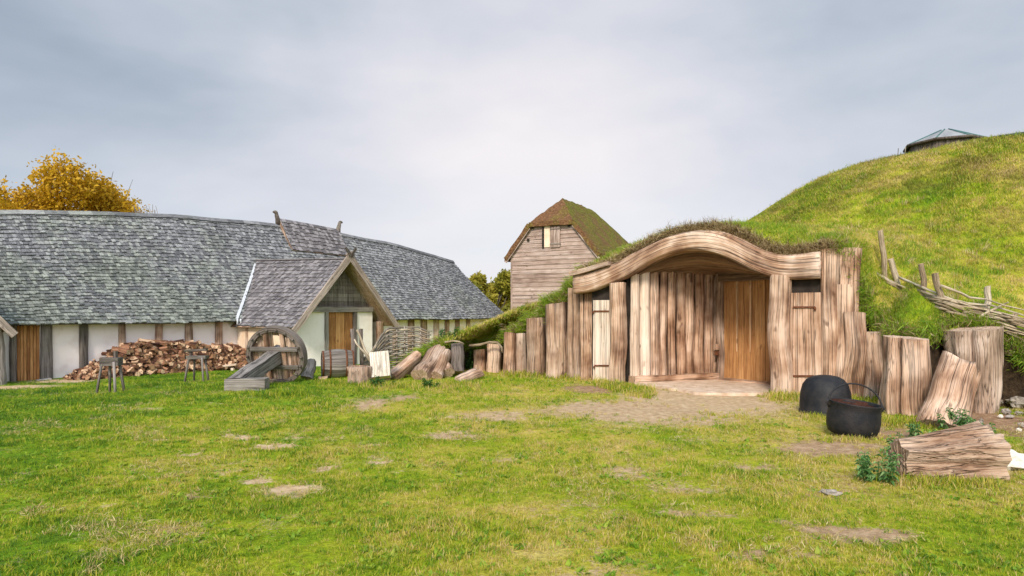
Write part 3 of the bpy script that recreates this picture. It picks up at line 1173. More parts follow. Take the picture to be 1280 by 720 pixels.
def make_porch(pt, ps, hw, rid, front, back, name='porch_roof', wallmat='plaster', ez=1.05):
    mb = MB()
    for side in (-1, 1):
        S = porch_S(side, hw, pt, ps, rid, ez)
        shingle_rows(mb, S, 18, .15, lambda v: (0.05, (ps - (.4 - 2.4 * v)) + .1))
        sheet(mb, S, [0, (ps - .4) / 2 + .5, ps + back], [0, .25, .5, .75, 1], -.025, 1)
    mb.beam(H(pt, ps - .05, rid(ps) + .03), H(pt, -back, rid(-back) + .03), (HD + Vector((0, 0, 0))), .16, .05, seg=6, jit=.01)
    mb.build(name, [M['shingle_brown'], M['oak_dark']], hall)
    # bargeboards
    for side in (-1, 1):
        m2 = MB()
        m2.beam(H(pt - side * .12, ps + .02, rid(ps) + .22), H(pt + side * (hw + .22), ps + .02, ez - .12), (0, 0, 1), .24, .07, seg=8, jit=.02, taper=.85)
        m2.build('bargeboard', [M['barge']], hall)
    # recessed gable boards
    gs = ps - front
    zt = 1.72
    m3 = MB()
    zz = rid(gs) - .12
    nb = 12
    for i in range(nb):
        z0 = zt + (zz - zt) * i / nb; z1 = zt + (zz - zt) * (i + 1) / nb - .006
        k0 = (1 - (z0 - ez) / (rid(gs) - ez)) * hw; k1 = (1 - (z1 - ez) / (rid(gs) - ez)) * hw
        m3.poly([H(pt - k0, gs, z0), H(pt + k0, gs, z0), H(pt + k1, gs, z1), H(pt - k1, gs, z1)], .04, HN)
    m3.build('gable_boards', [M['silver']], hall)
    m4 = MB()
    kk = (1 - (zt - ez) / (rid(gs) - ez)) * hw
    m4.beam(H(pt - kk, gs + .06, zt - .02), H(pt + kk, gs + .06, zt - .02), (0, 0, 1), .2, .2, seg=6, jit=.02)
    m4.build('tie_beam', [M['silver']], hall)
    return gs, zt


M['shaft'] = wood_mat('shaft_wood', (0.055, 0.045, 0.038), (0.15, 0.13, 0.115), (0.30, 0.27, 0.245), sx=8, sz=.6, crack=.8, blotch=.6)
M['barge'] = wood_mat('bargeboard_wood', (0.17, 0.12, 0.095), (0.34, 0.265, 0.215), (0.52, 0.43, 0.365))
gs, zt = make_porch(PT, PS, PHW, pridge, 0.75, 2.2)
pw = PHW - .28


def front_t(px):
    return hall_t(px, gs)


# front wall of the porch: two white panels, the door, posts
tl, tr_ = PT - pw, PT + pw
dl, dr_ = front_t(408), front_t(440)
for a, b in ((tl, dl - .08), (dr_ + .08, front_t(464))):
    mb = MB()
    def rz_(t_):
        return min(zt - .1, 1.05 + (pridge(gs) - 1.05) * (1 - abs(t_ - PT) / (PHW + .1)) - .16)
    ts_ = [a + (b - a) * q_ / 6 for q_ in range(7)]
    mb.poly([H(a, gs + .07, gz - .1), H(b, gs + .07, gz - .1)] + [H(t_, gs + .07, rz_(t_)) for t_ in reversed(ts_)], .14, HN)
    mb.build('front_panel', [M['plaster']], hall)
for px in (406, 442):
    mb = MB(); c = front_t(px)
    mb.beam(H(c, gs + .05, gz - .1), H(c, gs + .05, zt - .1), HD, .13, .2, seg=6, jit=.02)
    mb.build('door_post', [M['silver']], hall)
mb = MB(); nD = 3
for i in range(nD):
    c = dl + (dr_ - dl) * (i + .5) / nD
    mb.beam(H(c, gs + .02, gz), H(c, gs + .02, zt - .1), HD, (dr_ - dl) / nD - .012, .05, seg=4, jit=.006)
pd = mb.build('porch_door', [M['door']], hall)
mb = MB()
mb.beam(H(dr_ - .12, gs + .08, .62), H(dr_ - .12, gs + .08, .82), HD, .03, .03)
mb.build('handle', [M['iron']], pd)
# porch corner posts and side walls
for c, s_, w in ((tl - .1, gs, .28), (tr_ + .16, gs, .3), (tl - .1, gs - 1.55, .16), (tl - .1, gs - 2.75, .16)):
    mb = MB()
    mb.log(H(c, s_, gz - .1), H(c, s_, 1.2), w / 2, w / 2 * .95, seg=10, rings=7, irr=.07, fx=HD, ex=.6)
    mb.build('porch_post', [M['oak_dark'], M['oak_dark']], hall)
mb = MB()
mb.beam(H(tl - .06, .0, .3), H(tl - .06, gs - .1, .3), (0, 0, 1), 1.8, .12)
mb.build('porch_side_wall', [M['plaster_peach_lit']], hall)
mb = MB()
mb.beam(H(tr_ + .1, .0, .3), H(tr_ + .1, gs - .1, .3), (0, 0, 1), 1.8, .12)
mb.build('porch_side_wall', [M['plaster_cream']], hall)
# crossed gable ends at the apex
for sd in (-1, 1):
    mb = MB()
    a = H(PT, PS + .06, pridge(PS) + .1)
    mb.beam(a, a + HD * (sd * .25) + Vector((0, 0, .32)), HD, .12, .06, taper=.6)
    mb.build('finial', [M['grey_dark']], hall)
# lead flashing in the valley and the twin spouts
va = H(PT - (PHW + .1) * .05, -1.75, 3.72); 
mb = MB()
P0 = H(PT - .15, -1.85, 3.86)
P1 = H(PT - PHW - .1, 0.40, 1.36)
S_h = []
for k in range(9):
    q = P0.lerp(P1, k / 8)
    t_ = (q - HA).dot(HD); s_ = (q - HA).dot(HN)
    v_ = (s_ - .45) / (S_R - .45)
    S_h.append(hall_S(t_, v_) + Vector((0, 0, .06)))
for a, b in zip(S_h, S_h[1:]):
    mb.beam(a, b, HD, .1, .03)
mb.build('flashing', [M['white_metal']], hall)
for k in (0, 1):
    mb = MB()
    p = H(hall_t(297 + k * 4, .5), .5, 1.28)
    mb.tube([p + Vector((0, 0, .06)), p, p + Vector((0, 0, -.16))], .035)
    mb.build('spout', [M['white_metal']], hall)

# second porch at the near end (mostly outside the picture)
pr2 = lambda s: 3.45 + .03 * (1.25 - s)
g2, z2 = make_porch(-2.25, 1.25, 2.05, pr2, 0.45, 2.4)
mb = MB()
mb.beam(H(-4.0, g2, .5), H(-.42, g2, .5), (0, 0, 1), 2.3, .12)
mb.build('front_panel', [M['plaster_peach_lit']], hall)
mb = MB()
mb.log(H(-.22, g2 + .05, gz - .15), H(-.30, g2 + .05, 1.15), .17, .14, seg=12, rings=9, irr=.2, bend=.05, fx=HD)
mb.build('porch_post', [M['silver'], M['silver']], hall)
mb = MB()
mb.beam(H(-.3, .0, .3), H(-.3, g2 - .1, .3), (0, 0, 1), 1.8, .12)
mb.build('porch_side_wall', [M['grey_dark']], hall)

# little raised roof on the ridge with carved heads
mb = MB()
tA, tB = 11.9, 15.3


def lou(side):
    def S(u, v):
        t = tA + u
        top = zr(t) + .38 - .03 * u
        s = S_R + side * 1.05 * (1 - v)
        return H(t, s, zr(t) - 1.16 + (top - (zr(t) - 1.16)) * v)
    return S


for sd in (1, -1):
    shingle_rows(mb, lou(sd), 8, .16, lambda v: (0, tB - tA))
    sheet(mb, lou(sd), [0, tB - tA], [0, 1], -.02, 1)
for t in (tA + .03, tB - .03):
    mb.poly([H(t, S_R + .95, zr(t) - 1.10), H(t, S_R, zr(t) + .32), H(t, S_R - .95, zr(t) - 1.10)], .04, HD, mi=1)
lv = mb.build('ridge_louvre', [M['shingle_brown'], M['oak_dark']], hall)
for t, sgn in ((tA - .05, -1), (tB + .02, 1)):
    mb = MB()
    b = H(t, S_R, zr(t) + .1)
    mb.tube([b, b + Vector((0, 0, .25)) + HD * sgn * .03, b + Vector((0, 0, .4)) + HD * sgn * .08, b + Vector((0, 0, .52)) + HD * sgn * .10,
             b + Vector((0, 0, .57)) + HD * sgn * .17, b + Vector((0, 0, .54)) + HD * sgn * .26], .12, 8, r1=.05)
    mb.blob(b + Vector((0, 0, .55)) + HD * sgn * .14, .10, (1, .7, .8), .15, 6)
    mb.build('carved_head', [M['grey_dark']], lv)

# ------------------------------------------------------------------ barn
BE = Vector((.5, .866, 0)); BFd = Vector((.866, -.5, 0)); BO = Vector((0, 38, 0)); BW = 5.04; BD = 8.0


def B(u, w, z):       # u across the front, w back, z up
    return BO + BFd * u + BE * w + Vector((0, 0, z))


bz = base_z(2, 38) - .1
barn = empty('weatherboarded_barn', B(BW / 2, 0, bz), 'tall grey-pink weatherboarded barn with a half-hipped mossy brown roof behind the grassy bank', 'barn')
mb = MB()
EZ = 4.85; RZ = 7.80; HZ = 6.35
z = bz
while z < HZ + .05:
    h = .225 * rng.uniform(.85, 1.15)
    z1 = min(z + h, HZ + .05)
    def half(zz):
        return BW / 2 if zz < EZ else BW / 2 * (1 - (zz - EZ) / (RZ - EZ))
    k0, k1 = half(z), half(z1)
    c = BW / 2
    off = Vector((rng.random() * 50, rng.random() * 50, rng.random() * 50))
    # board tilted: bottom edge proud
    segs = 8
    V = []; G = []
    sdv = rng.random() * 99
    for i in range(segs + 1):
        a = -k0 + 2 * k0 * i / segs; b_ = -k1 + 2 * k1 * i / segs
        wv = .02 * nz(sdv, i * .6)
        V += [B(c + a, -.05, z - .03 + wv), B(c + b_, -.012, z1), B(c + a, -.015, z - .03 + wv)]
        G += [off + Vector((0, 0, a)), off + Vector((h, 0, a)), off + Vector((-.03, 0, a))]
    F = []
    for i in range(segs):
        a = i * 3
        F.append((a, a + 3, a + 4, a + 1)); F.append((a + 2, a + 5, a + 3, a))
    mb.add(V, F, G)
    if z < EZ - .1:
        for (u0, sgn) in ((BW, 1), (0, -1)):
            V = []; G = []
            for i in range(segs + 1):
                w = BD * i / segs
                V += [B(u0 + sgn * .05, w, z - .03), B(u0 + sgn * .012, w, z1), B(u0 + sgn * .015, w, z - .03)]
                G += [off + Vector((0, 0, w)), off + Vector((h, 0, w)), off + Vector((-.03, 0, w))]
            mb.add(V, F, G)
    z = z1
mb.poly([B(0, 0, bz), B(BW, 0, bz), B(BW, 0, EZ), B(BW * .72, 0, HZ), B(BW * .28, 0, HZ), B(0, 0, EZ)], .1, -BE, mi=1)
mb.poly([B(0, BD, bz), B(0, BD, EZ), B(BW, BD, EZ), B(BW, BD, bz)], .1, BE, mi=1)
for u0 in (0.0, BW):
    mb.beam(B(u0, .0, bz), B(u0, .0, EZ + .05), BFd, .1, .12, mi=0)
mb.build('wall', [M['barn'], M['dark']], barn)
# roof: two slopes with half hip in front and full hip behind
ov = .28
c = BW / 2
el = EZ - ov * (RZ - EZ) / (BW / 2)
hw = BW / 2 + ov
khz = (1 - (HZ - EZ) / (RZ - EZ)) * BW / 2 + .06
fa = Vector((c, 1.25)); ba = Vector((c, BD - 2.7))
mb = MB()


def thatch_tri(A, B_, C_, D=None, n=16, rndv=.5):
    V = []; G = []
    D = D if D is not None else C_
    for j in range(n + 1):
        for i in range(n + 1):
            u, v = i / n, j / n
            p = (A.lerp(B_, u)).lerp(D.lerp(C_, u), v)
            q = Vector(p)
            k = 0.07 * nz(q.x * 1.3, q.y * 1.3, q.z * 1.3) + .05 * nz(q.x * 4, q.y * 4, q.z * 4)
            V.append(q + Vector((0, 0, k))); G.append(q.copy())
    F = [(j * (n + 1) + i, j * (n + 1) + i + 1, (j + 1) * (n + 1) + i + 1, (j + 1) * (n + 1) + i) for j in range(n) for i in range(n)]
    mb.add(V, F, G, rndv, 0, True)


fo = -.22
RA = B(c, fa.y, RZ + .12); RB = B(c, ba.y, RZ + .0)
El0 = B(c - hw, fo, el + .1); Er0 = B(c + hw, fo, el + .1)
Hl = B(c - khz, fo, HZ + .1); Hr = B(c + khz, fo, HZ + .1)
Elb = B(c - hw, BD + .3, el + .1); Erb = B(c + hw, BD + .3, el + .1)
thatch_tri(Hl, Hr, RA, RA, rndv=.12)
thatch_tri(Er0, Erb, RB, Hr, rndv=.85) if False else None
# right slope as two quads: eave..hip foot..ridge
thatch_tri(Hr, Er0, Erb, RB, n=22, rndv=.60)
thatch_tri(Hr, RB, RA, RA, rndv=.60)
thatch_tri(El0, Hl, RB, Elb, n=20, rndv=.55)
thatch_tri(Hl, RA, RB, RB, rndv=.55)
thatch_tri(Erb, Elb, RB, RB, rndv=.6)
# thickness at the verges
for a, b_ in ((El0, Hl), (Hr, Er0), (Hl, Hr), (Er0, Erb), (Elb, El0)):
    mb.beam(a - Vector((0, 0, .10)), b_ - Vector((0, 0, .10)), (0, 0, 1), .24, .14, seg=14, jit=.05, rnd=.2)
mb.build('roof', [M['thatch']], barn)
for (a, b_) in ((Hr, Er0), (Hl, El0)):
    mb = MB()
    mb.beam(a - Vector((0, 0, .27)), b_ - Vector((0, 0, .27)), (0, 0, 1), .12, .05, seg=3)
    mb.build('bargeboard', [M['barn']], barn)
# loft opening with its shutter
bpx = lambda px: ((px - 640) / FPX * BO.y - BO.x) / (BFd.x - (px - 640) / FPX * BFd.y)
def bzpy(px, py):
    u = bpx(px); Yy = (BO + BFd * u).y
    return u, HC - (py - HOR) / FPX * Yy
u0, zt0 = bzpy(681, 283); u1, zb0 = bzpy(688, 309)
mb = MB()
mb.beam(B((u0 + u1) / 2, -.055, zb0), B((u0 + u1) / 2, -.055, zt0), BFd, u1 - u0, .03)
mb.build('loft_opening', [M['plaster_peach_lit']], barn)
mb = MB()
mb.beam(B(u0 - .07, -.075, zb0 - .05), B(u0 - .07, -.075, zt0 + .05), BFd, .1, .06)
mb.build('frame', [M['dark']], barn)
u0, zt0 = bzpy(689, 284); u1, zb0 = bzpy(701, 309)
mb = MB()
for i in range(3):
    a = u0 + (u1 - u0) * (i + .5) / 3
    mb.beam(B(a, -.085, zb0), B(a, -.085, zt0), BFd, (u1 - u0) / 3 - .012, .04)
sh = mb.build('shutter', [M['barn']], barn)
for zz in (zb0 + .18, zt0 - .12):
    mb = MB()
    mb.beam(B(u0 - .02, -.12, zz), B(u1 + .05, -.12, zz), (0, 0, 1), .06, .025)
    mb.build('batten', [M['grey_dark']], sh)
for px, py in ((661, 300), (666, 284), (712, 282)):
    u, zz = bzpy(px, py)
    mb = MB()
    mb.beam(B(u, .0, zz), B(u, -.12, zz), BFd, .13, .15)
    mb.build('purlin_end', [M['dark']], barn)


# ------------------------------------------------------------------ entrance of the earth house
ent = empty('timber_entrance', fac(880), 'wide timber entrance front of the earth house under one wavy arched beam topped with turf', 'entrance')
# arched beam
mb = MB()
NS = 64
ring = 16
V = []; G = []
along = 0; prevc = None
off = Vector((3.3, 8.1, 1.7))
for i in range(NS + 1):
    px = 721 + (1027 - 721) * i / NS
    p = fac(px)
    zt_ = fz(px, interp(ARCH_TOP, px)); zb_ = fz(px, interp(ARCH_BOT, px))
    c = Vector((p.x, p.y, (zt_ + zb_) / 2)) + FOUT * .02
    if prevc is not None:
        along += (c - prevc).length
    prevc = c
    hh = (zt_ - zb_) / 2
    for j in range(ring):
        a = 2 * math.pi * j / ring
        ca, sa = math.cos(a), math.sin(a)
        e = .38
        ca = math.copysign(abs(ca) ** e, ca); sa = math.copysign(abs(sa) ** e, sa)
        q = 1 + .06 * nz(along * 1.1, ca, sa) + .04 * nz(along * 4, ca * 2, sa * 2)
        la = ca * .17 * q; lb = sa * hh * (1 + .05 * nz(along * 1.7, ca * 2, sa + 7))
        V.append(c + FOUT * la + Vector((0, 0, lb)))
        G.append(off + Vector((la, lb, along)))
F = []
for i in range(NS):
    for j in range(ring):
        a = i * ring + j; b_ = i * ring + (j + 1) % ring
        F.append((a, a + ring, b_ + ring, b_))
F.append(tuple(range(ring))); F.append(tuple(NS * ring + j for j in reversed(range(ring))))
mb.add(V, F, G, .55, 0, True)
mb.build('arched_beam', [M['oak_arch']] if 'oak_arch' in M else [M['oak']], ent)
# second plank lying on the beam's left shoulder
mb = MB()
a = fac(719); b_ = fac(790)
mb.beam(Vector((a.x, a.y, fz(719, 343))) + FOUT * .1, Vector((fac(768).x, fac(768).y, fz(768, 330))) + FOUT * .1, FOUT, .35, .1, seg=8, jit=.03)
mb.build('top_plank', [M['oak_dark']], ent)


def ent_post(px0, px1, pytop, pybot, mat='oak', name='post', bend=.05, dz_=-.25, fwd=0.0, ex=.75, Y=None, irr=.1):
    c = (px0 + px1) / 2
    p = fac(c) + FOUT * fwd
    w = (px1 - px0) / FPX * p.y
    top = HC - (pytop - HOR) / FPX * p.y
    mb = MB()
    mb.log(Vector((p.x, p.y, -.2)), Vector((p.x, p.y, top)), w / 2 * 1.03, w / 2 * .97, seg=20, rings=16, irr=irr, flute=.07, bend=bend, fx=FDIR, ex=ex, sq=(1, .9))
    return mb.build(name, [M[mat], M['oak_end']], ent)


ent_post(764, 784, 354, 479, fwd=.04)
ent_post(964, 990, 345, 493, fwd=.04, bend=.035)
# boards of the little side hatches with their iron straps
def hatch(px0, px1, pyt, pyb, mat, n, straps):
    fwd = .02
    mbs = MB()
    for i in range(n):
        a = px0 + (px1 - px0) * i / n; b_ = px0 + (px1 - px0) * (i + 1) / n
        c = (a + b_) / 2
        p = fac(c) + FOUT * fwd
        w = (b_ - a) / FPX * p.y * 1.07 - .006
        mbs.beam(Vector((p.x, p.y, HC - (pyb - HOR) / FPX * p.y)), Vector((p.x, p.y, HC - (pyt - HOR) / FPX * p.y + rng.uniform(-.02, .02))), FDIR, w, .07, seg=8, jit=.015)
    hp = mbs.build('hatch', [M[mat]], ent)
    for (py, x0, x1) in straps:
        m2 = MB()
        A = fac(x0) + FOUT * (fwd + .055); B_ = fac(x1) + FOUT * (fwd + .055)
        A.z = HC - (py - HOR) / FPX * A.y; B_.z = HC - (py - HOR) / FPX * B_.y - .0
        m2.beam(A, B_, (0, 0, 1), .035, .012)
        m2.tube([B_ + FOUT * .015, B_ + FOUT * .02 + Vector((0, 0, -.06))], .02)
        m2.build('strap_hinge', [M['rust']], hp)
    return hp


hatch(742, 764, 376, 477, 'oak_pale', 1, ((389, 763, 744), (457, 763, 745)))
hatch(990, 1027, 366, 496, 'oak_hatch', 1, ((384, 992, 1020), (470, 990, 1018)))
# near-black sheets behind the hatches put shade into the gaps round them
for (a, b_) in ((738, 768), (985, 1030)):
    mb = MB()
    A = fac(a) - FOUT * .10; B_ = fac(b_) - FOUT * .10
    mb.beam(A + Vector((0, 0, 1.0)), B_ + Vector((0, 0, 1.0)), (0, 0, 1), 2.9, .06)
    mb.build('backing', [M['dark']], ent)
# inner left wall of upright half logs on a sill
WL0 = Vector((2.62, 15.32, 0)); WLc = Vector((4.86, 16.2, 0))
wd = (WLc - WL0).normalized(); wn = Vector((wd.y, -wd.x, 0))
mb = MB()
mb.beam(WL0 + Vector((0, 0, .05)) + wn * .14, WLc + Vector((0, 0, .05)) + wn * .14, (0, 0, 1), .24, .26, seg=10, jit=.03)
mb.build('sill', [M['oak']], ent)
LL = (WLc - WL0).length
k = .03; i = 0
while k < LL - .1:
    w = rng.uniform(.19, .27)
    w = min(w, LL - k)
    c = WL0 + wd * (k + w / 2)
    mb = MB()
    mb.log(c + Vector((0, 0, .10)) + wn * .02, c + Vector((0, 0, 2.6)) + wn * .02, w / 2 * .99, w / 2 * .90, seg=16, rings=14, irr=.12, flute=.06, bend=.03, fx=wd, sq=(1, .85))
    mb.build('wall_log', [M['oak_pale'] if i in (0, 1) else M['oak'], M['oak_end']], ent)
    k += w + .012; i += 1
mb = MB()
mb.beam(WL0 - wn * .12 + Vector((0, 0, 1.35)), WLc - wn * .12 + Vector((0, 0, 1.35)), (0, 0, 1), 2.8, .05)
mb.build('wall_backing', [M['dark']], ent)  # near-black sheet, colours the gaps between the logs as shade
# lintel across inner wall and door
DA = Vector((4.90, 15.95, 0)); DB = Vector((6.0, 14.35, 0))
dd = (DB - DA).normalized(); dn = Vector((dd.y, -dd.x, 0))
if dn.x > 0:
    dn = -dn
mb = MB()
mb.log(DA + Vector((0, 0, -.1)) - dd * .02, DA + Vector((0, 0, 2.7)) - dd * .02, .10, .10, seg=12, rings=8, irr=.06, fx=dd, ex=.6)
mb.build('door_post', [M['oak_dark'], M['oak_end']], ent)
mb = MB()
DL = (DB - DA).length
np_ = 7
for i in range(np_):
    w = DL / np_
    c = DA + dd * (w * (i + .5) + .08) + dn * (.01 if i % 2 else .0)
    mb.beam(c + Vector((0, 0, .03)), c + Vector((0, 0, 2.36)), dd, w - .012, .05, seg=8, jit=.008)
door = mb.build('door', [M['door']], ent)
m2 = MB()
c = DA + dd * 1.35 + dn * .06
m2.tube([c + Vector((0, 0, 1.0)), c + dn * .07 + Vector((0, 0, 1.03)), c + dn * .07 + Vector((0, 0, 1.2)), c + Vector((0, 0, 1.23))], .014)
m2.build('handle', [M['iron']], door)
for dk in (.46, .82):
    m2 = MB()
    c = DA + dd * dk + dn * .045
    m2.beam(c + Vector((0, 0, 2.32)), c + Vector((0, 0, .70)), dd, .055, .03, seg=8, jit=.012, taper=.4)
    m2.build('cover_strip', [M['strip']], door)
mb = MB()
c = DA + dn * .12 + wd * -.05
mb.beam(c + Vector((0, 0, .72)), c + Vector((0, 0, .86)), dd, .1, .08)
mb.build('latch_box', [M['oak']], ent)
mb = MB()
c = DA + dn * .12 + wd * -.05
mb.beam(c + Vector((0, 0, .60)), c + Vector((0, 0, .69)), dd, .07, .07)
mb.build('padlock', [M['rust']], ent)
mb = MB()
mb.beam(DA + dn * .1 + Vector((0, 0, .03)), DB + dn * .1 + Vector((0, 0, .03)), dn, .22, .1, seg=5, jit=.01)
mb.build('threshold', [M['oak']], ent)
mb = MB()
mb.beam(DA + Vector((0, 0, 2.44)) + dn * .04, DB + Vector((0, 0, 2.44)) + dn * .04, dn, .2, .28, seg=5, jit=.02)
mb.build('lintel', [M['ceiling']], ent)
# right cheek from the door end to the front post
mb = MB()
CR = fac(1000) - FOUT * .1
mb.beam(DB + Vector((0, 0, 1.3)), Vector((CR.x + .15, CR.y, 1.3)), (0, 0, 1), 2.8, .08)
mb.build('cheek_wall', [M['oak_dark']], ent)
# boarded ceiling: from the arch back to the wall heads
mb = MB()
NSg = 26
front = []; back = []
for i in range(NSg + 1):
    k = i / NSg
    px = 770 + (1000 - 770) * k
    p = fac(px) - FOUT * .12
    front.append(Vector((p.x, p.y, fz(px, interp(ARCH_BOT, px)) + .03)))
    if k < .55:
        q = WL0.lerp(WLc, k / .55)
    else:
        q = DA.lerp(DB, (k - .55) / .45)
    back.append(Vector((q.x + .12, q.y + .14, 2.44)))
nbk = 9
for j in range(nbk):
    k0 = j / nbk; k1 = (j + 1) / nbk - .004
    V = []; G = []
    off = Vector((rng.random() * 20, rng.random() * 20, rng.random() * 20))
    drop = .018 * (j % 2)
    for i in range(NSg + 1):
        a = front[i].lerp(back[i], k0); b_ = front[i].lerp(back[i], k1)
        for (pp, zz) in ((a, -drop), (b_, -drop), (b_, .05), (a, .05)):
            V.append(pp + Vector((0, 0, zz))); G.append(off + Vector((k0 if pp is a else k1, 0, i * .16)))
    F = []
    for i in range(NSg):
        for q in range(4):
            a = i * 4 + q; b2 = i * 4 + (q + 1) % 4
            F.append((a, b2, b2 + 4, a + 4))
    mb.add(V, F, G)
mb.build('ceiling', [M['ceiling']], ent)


# ------------------------------------------------------------------ upright timbers of the two wings
def upright(px0, px1, pyt, Y, label, mat='oak', name='retaining_post', lean=0.0, tilt=.12, irr=.08, bend=.02, ex=.62, sqy=.8, crack=None, fx=Vector((1, -.3, 0)), group=None,
            pxt=None, wt_=None, seg=22):
    c = (px0 + px1) / 2
    x = (c - 640) / FPX * Y
    w = (px1 - px0) / FPX * Y
    g = top_z(x, Y) if False else base_z(x, Y)
    top = HC - (pyt - HOR) / FPX * Y
    xt = x if pxt is None else (pxt - 640) / FPX * Y
    mb = MB()
    mb.log(Vector((x, Y, g - .15)), Vector((xt, Y + .04, top)), w / 2 * .985, (w / 2 if wt_ is None else wt_ / FPX * Y / 2) * .94, seg=seg, rings=15, irr=irr, flute=.09, bend=bend, fx=fx, ex=ex,
           sq=(1, sqy), tilt=tilt, crack=crack)
    o = mb.build(name, [M[mat], M['oak_end']], loc=Vector((x, Y, g)))
    return tag(o, label, 'post', group or 'upright timbers holding back the mound')


upright(592, 608, 437, 18.6, 'short pinkish post stub beside the green shrub, farthest left upright of the left wing', 'oak')
upright(609, 627, 430, 18.3, 'short post with a pale branch lying over its top, left wing of the entrance', 'oak')
upright(630, 645, 416, 17.55, 'short square post with a pale left face, below the dip in the bank', 'oak', ex=.6)
upright(645, 658, 417, 17.6, 'narrow short dark post right beside the short square post with the pale face', 'oak_dark')
upright(658, 683, 398, 17.3, 'medium broad grey-brown post with a knot near its top, left wing', 'oak_dark', ex=.6)
upright(683, 710, 379, 16.75, 'broad tall squared timber, widest upright of the left wing', 'oak_dark', ex=.55)
upright(709, 727, 361, 16.55, 'slim wavy tall post next to the big knotty post left of the entrance', 'oak_dark', bend=.05)
o = upright(725, 744, 350, 16.15, 'tall post with a dark round knot, under the left end of the arched beam', 'oak', bend=.045)
m2 = MB()
kp = at(732, 412, 15.97)
m2.blob(kp, .10, (1, .5, 1.2), .3, 8)
kn = m2.build('knot', [M['oak_dark']], o)
kn.location = -Vector(o.location)
m2 = None
upright(1028, 1047, 311, 12.75, 'tall narrow timber right of the hatch, reaching above the arched beam end', 'oak', bend=.045, wt_=22)
upright(1042, 1062, 309, 12.85, 'tall flaring timber with a broad light top under the turf, right of the hatch', 'oak', bend=.04, wt_=44, pxt=1056, ex=.6)
upright(1046, 1068, 356, 12.65, 'mid-height split timber, one step below the tall timbers right of the hatch', 'oak', bend=.035)
upright(1056, 1082, 391, 12.5, 'waist-high split timber with dry roots on its top, behind the cauldrons', 'oak', bend=.04)
upright(1078, 1110, 415, 12.35, 'smooth tapered round post just right of the timber with dry roots', 'oak', wt_=27, ex=.85)
upright(1105, 1162, 422, 10.75, 'thick post with a deep dark crack, between the smooth post and the leaning log', 'oak', wt_=50, ex=.7, irr=.1,
        crack=(math.pi * 1.36, .75, .0), seg=72, bend=.02)
upright(1193, 1242, 411, 11.15, 'broadest trunk post with a long split, standing behind the leaning log', 'silver_oak' if 'silver_oak' in M else 'oak', wt_=70,
        pxt=1219, ex=.85, irr=.12, crack=(math.pi * 1.40, .6, 0), seg=72, bend=.02)
# leaning log
mb = MB()
A = ground_at(1174, 533); A.z = base_z(A.x, A.y) - .12
Bt = at(1201, 452, 10.35)
mb.log(A, Bt, .31, .25, seg=34, rings=16, irr=.12, flute=.10, bend=.02, fx=(1, 0, .2), capt=(-.35, .75), ex=.9)
o = mb.build('leaning_log', [M['oak'], M['cap_dark']], loc=Vector((A.x, A.y, base_z(A.x, A.y))))
tag(o, 'thick weathered log leaning to the right against the broad split trunk post', 'log')
# the lying stump
mb = MB()
g = ground_at(1180, 603)
yy = g.y + .28
A = at(1122, 568, yy - .02); Bt = at(1233, 578, yy + .02)
zb_ = base_z(g.x, yy)
A.z = zb_ + .18; Bt.z = zb_ + .21
mb.log(A, Bt, .18, .31, seg=48, rings=18, irr=.16, flute=.24, bend=.02, fx=(0, 1, 0), tilt=.12, sq=(.9, .95), seed=12.0)
o = mb.build('lying_stump', [M['oak_stump']] * 2 if 'oak_stump' in M else [M['oak'], M['oak']], loc=Vector((g.x, yy, zb_)))
tag(o, 'furrowed weathered tree stump lying on its side in the right foreground grass', 'stump')

# white stone and rubble
def stone(px, py, w, h, mat, label, group=None, name='stone', sc=(1, .7, .6)):
    g = land(px, py)
    mb = MB()
    r = w / FPX * g.y / 2
    mb.blob(g + Vector((0, 0, h / FPX * g.y * .35)), r, (1, .8, h / w), .35, 7, freq=2.2, smooth=False)
    o = mb.build(name, [M[mat]], loc=g)
    return tag(o, label, 'stone', group)


stone(1254, 585, 46, 26, 'chalk', 'large pale white stone at the right end of the lying stump')
for k in range(14):
    px = 1205 + rng.random() * 74; py = 498 + rng.random() * 50
    stone(px, py, rng.uniform(5, 12), rng.uniform(4, 8), rng.choice(['stone', 'chalk', 'stone']), 'small stone in the bare soil at the foot of the broad trunk post', 'rubble stones in the bare soil at the right')
stone(1272, 508, 22, 16, 'stone', 'pale rough stone at the right edge below the mound')
stone(1038, 618, 24, 7, 'stone', 'small flat stone in the grass left of the lying stump')

# ------------------------------------------------------------------ cauldrons
g = ground_at(1031, 521)
yy = g.y + .3
rr = 30 / FPX * yy
c = Vector(((1031.5 - 640) / FPX * yy, yy, base_z(g.x, yy)))
ca = empty('cauldron', c, 'black round-bottomed iron cauldron turned upside down behind the open pot', 'cauldron')
mb = MB()
hh = 45 / FPX * yy + .03
prof = [(rr * 1.0, -.02), (rr * 1.03, .03), (rr * 1.0, .06), (rr * .995, hh * .35), (rr * .96, hh * .55), (rr * .88, hh * .75), (rr * .72, hh * .89), (rr * .5, hh * .965), (rr * .25, hh * .995), (0.001, hh)]
mb.lathe(c, prof, 40, wob=.01)
mb.build('bowl', [M['iron']], ca)
mb = MB()
mb.lathe(c, [(rr * 1.03, .0), (rr * 1.06, .02), (rr * 1.03, .045), (rr * 1.0, .045)], 40)
mb.build('rim', [M['iron']], ca)

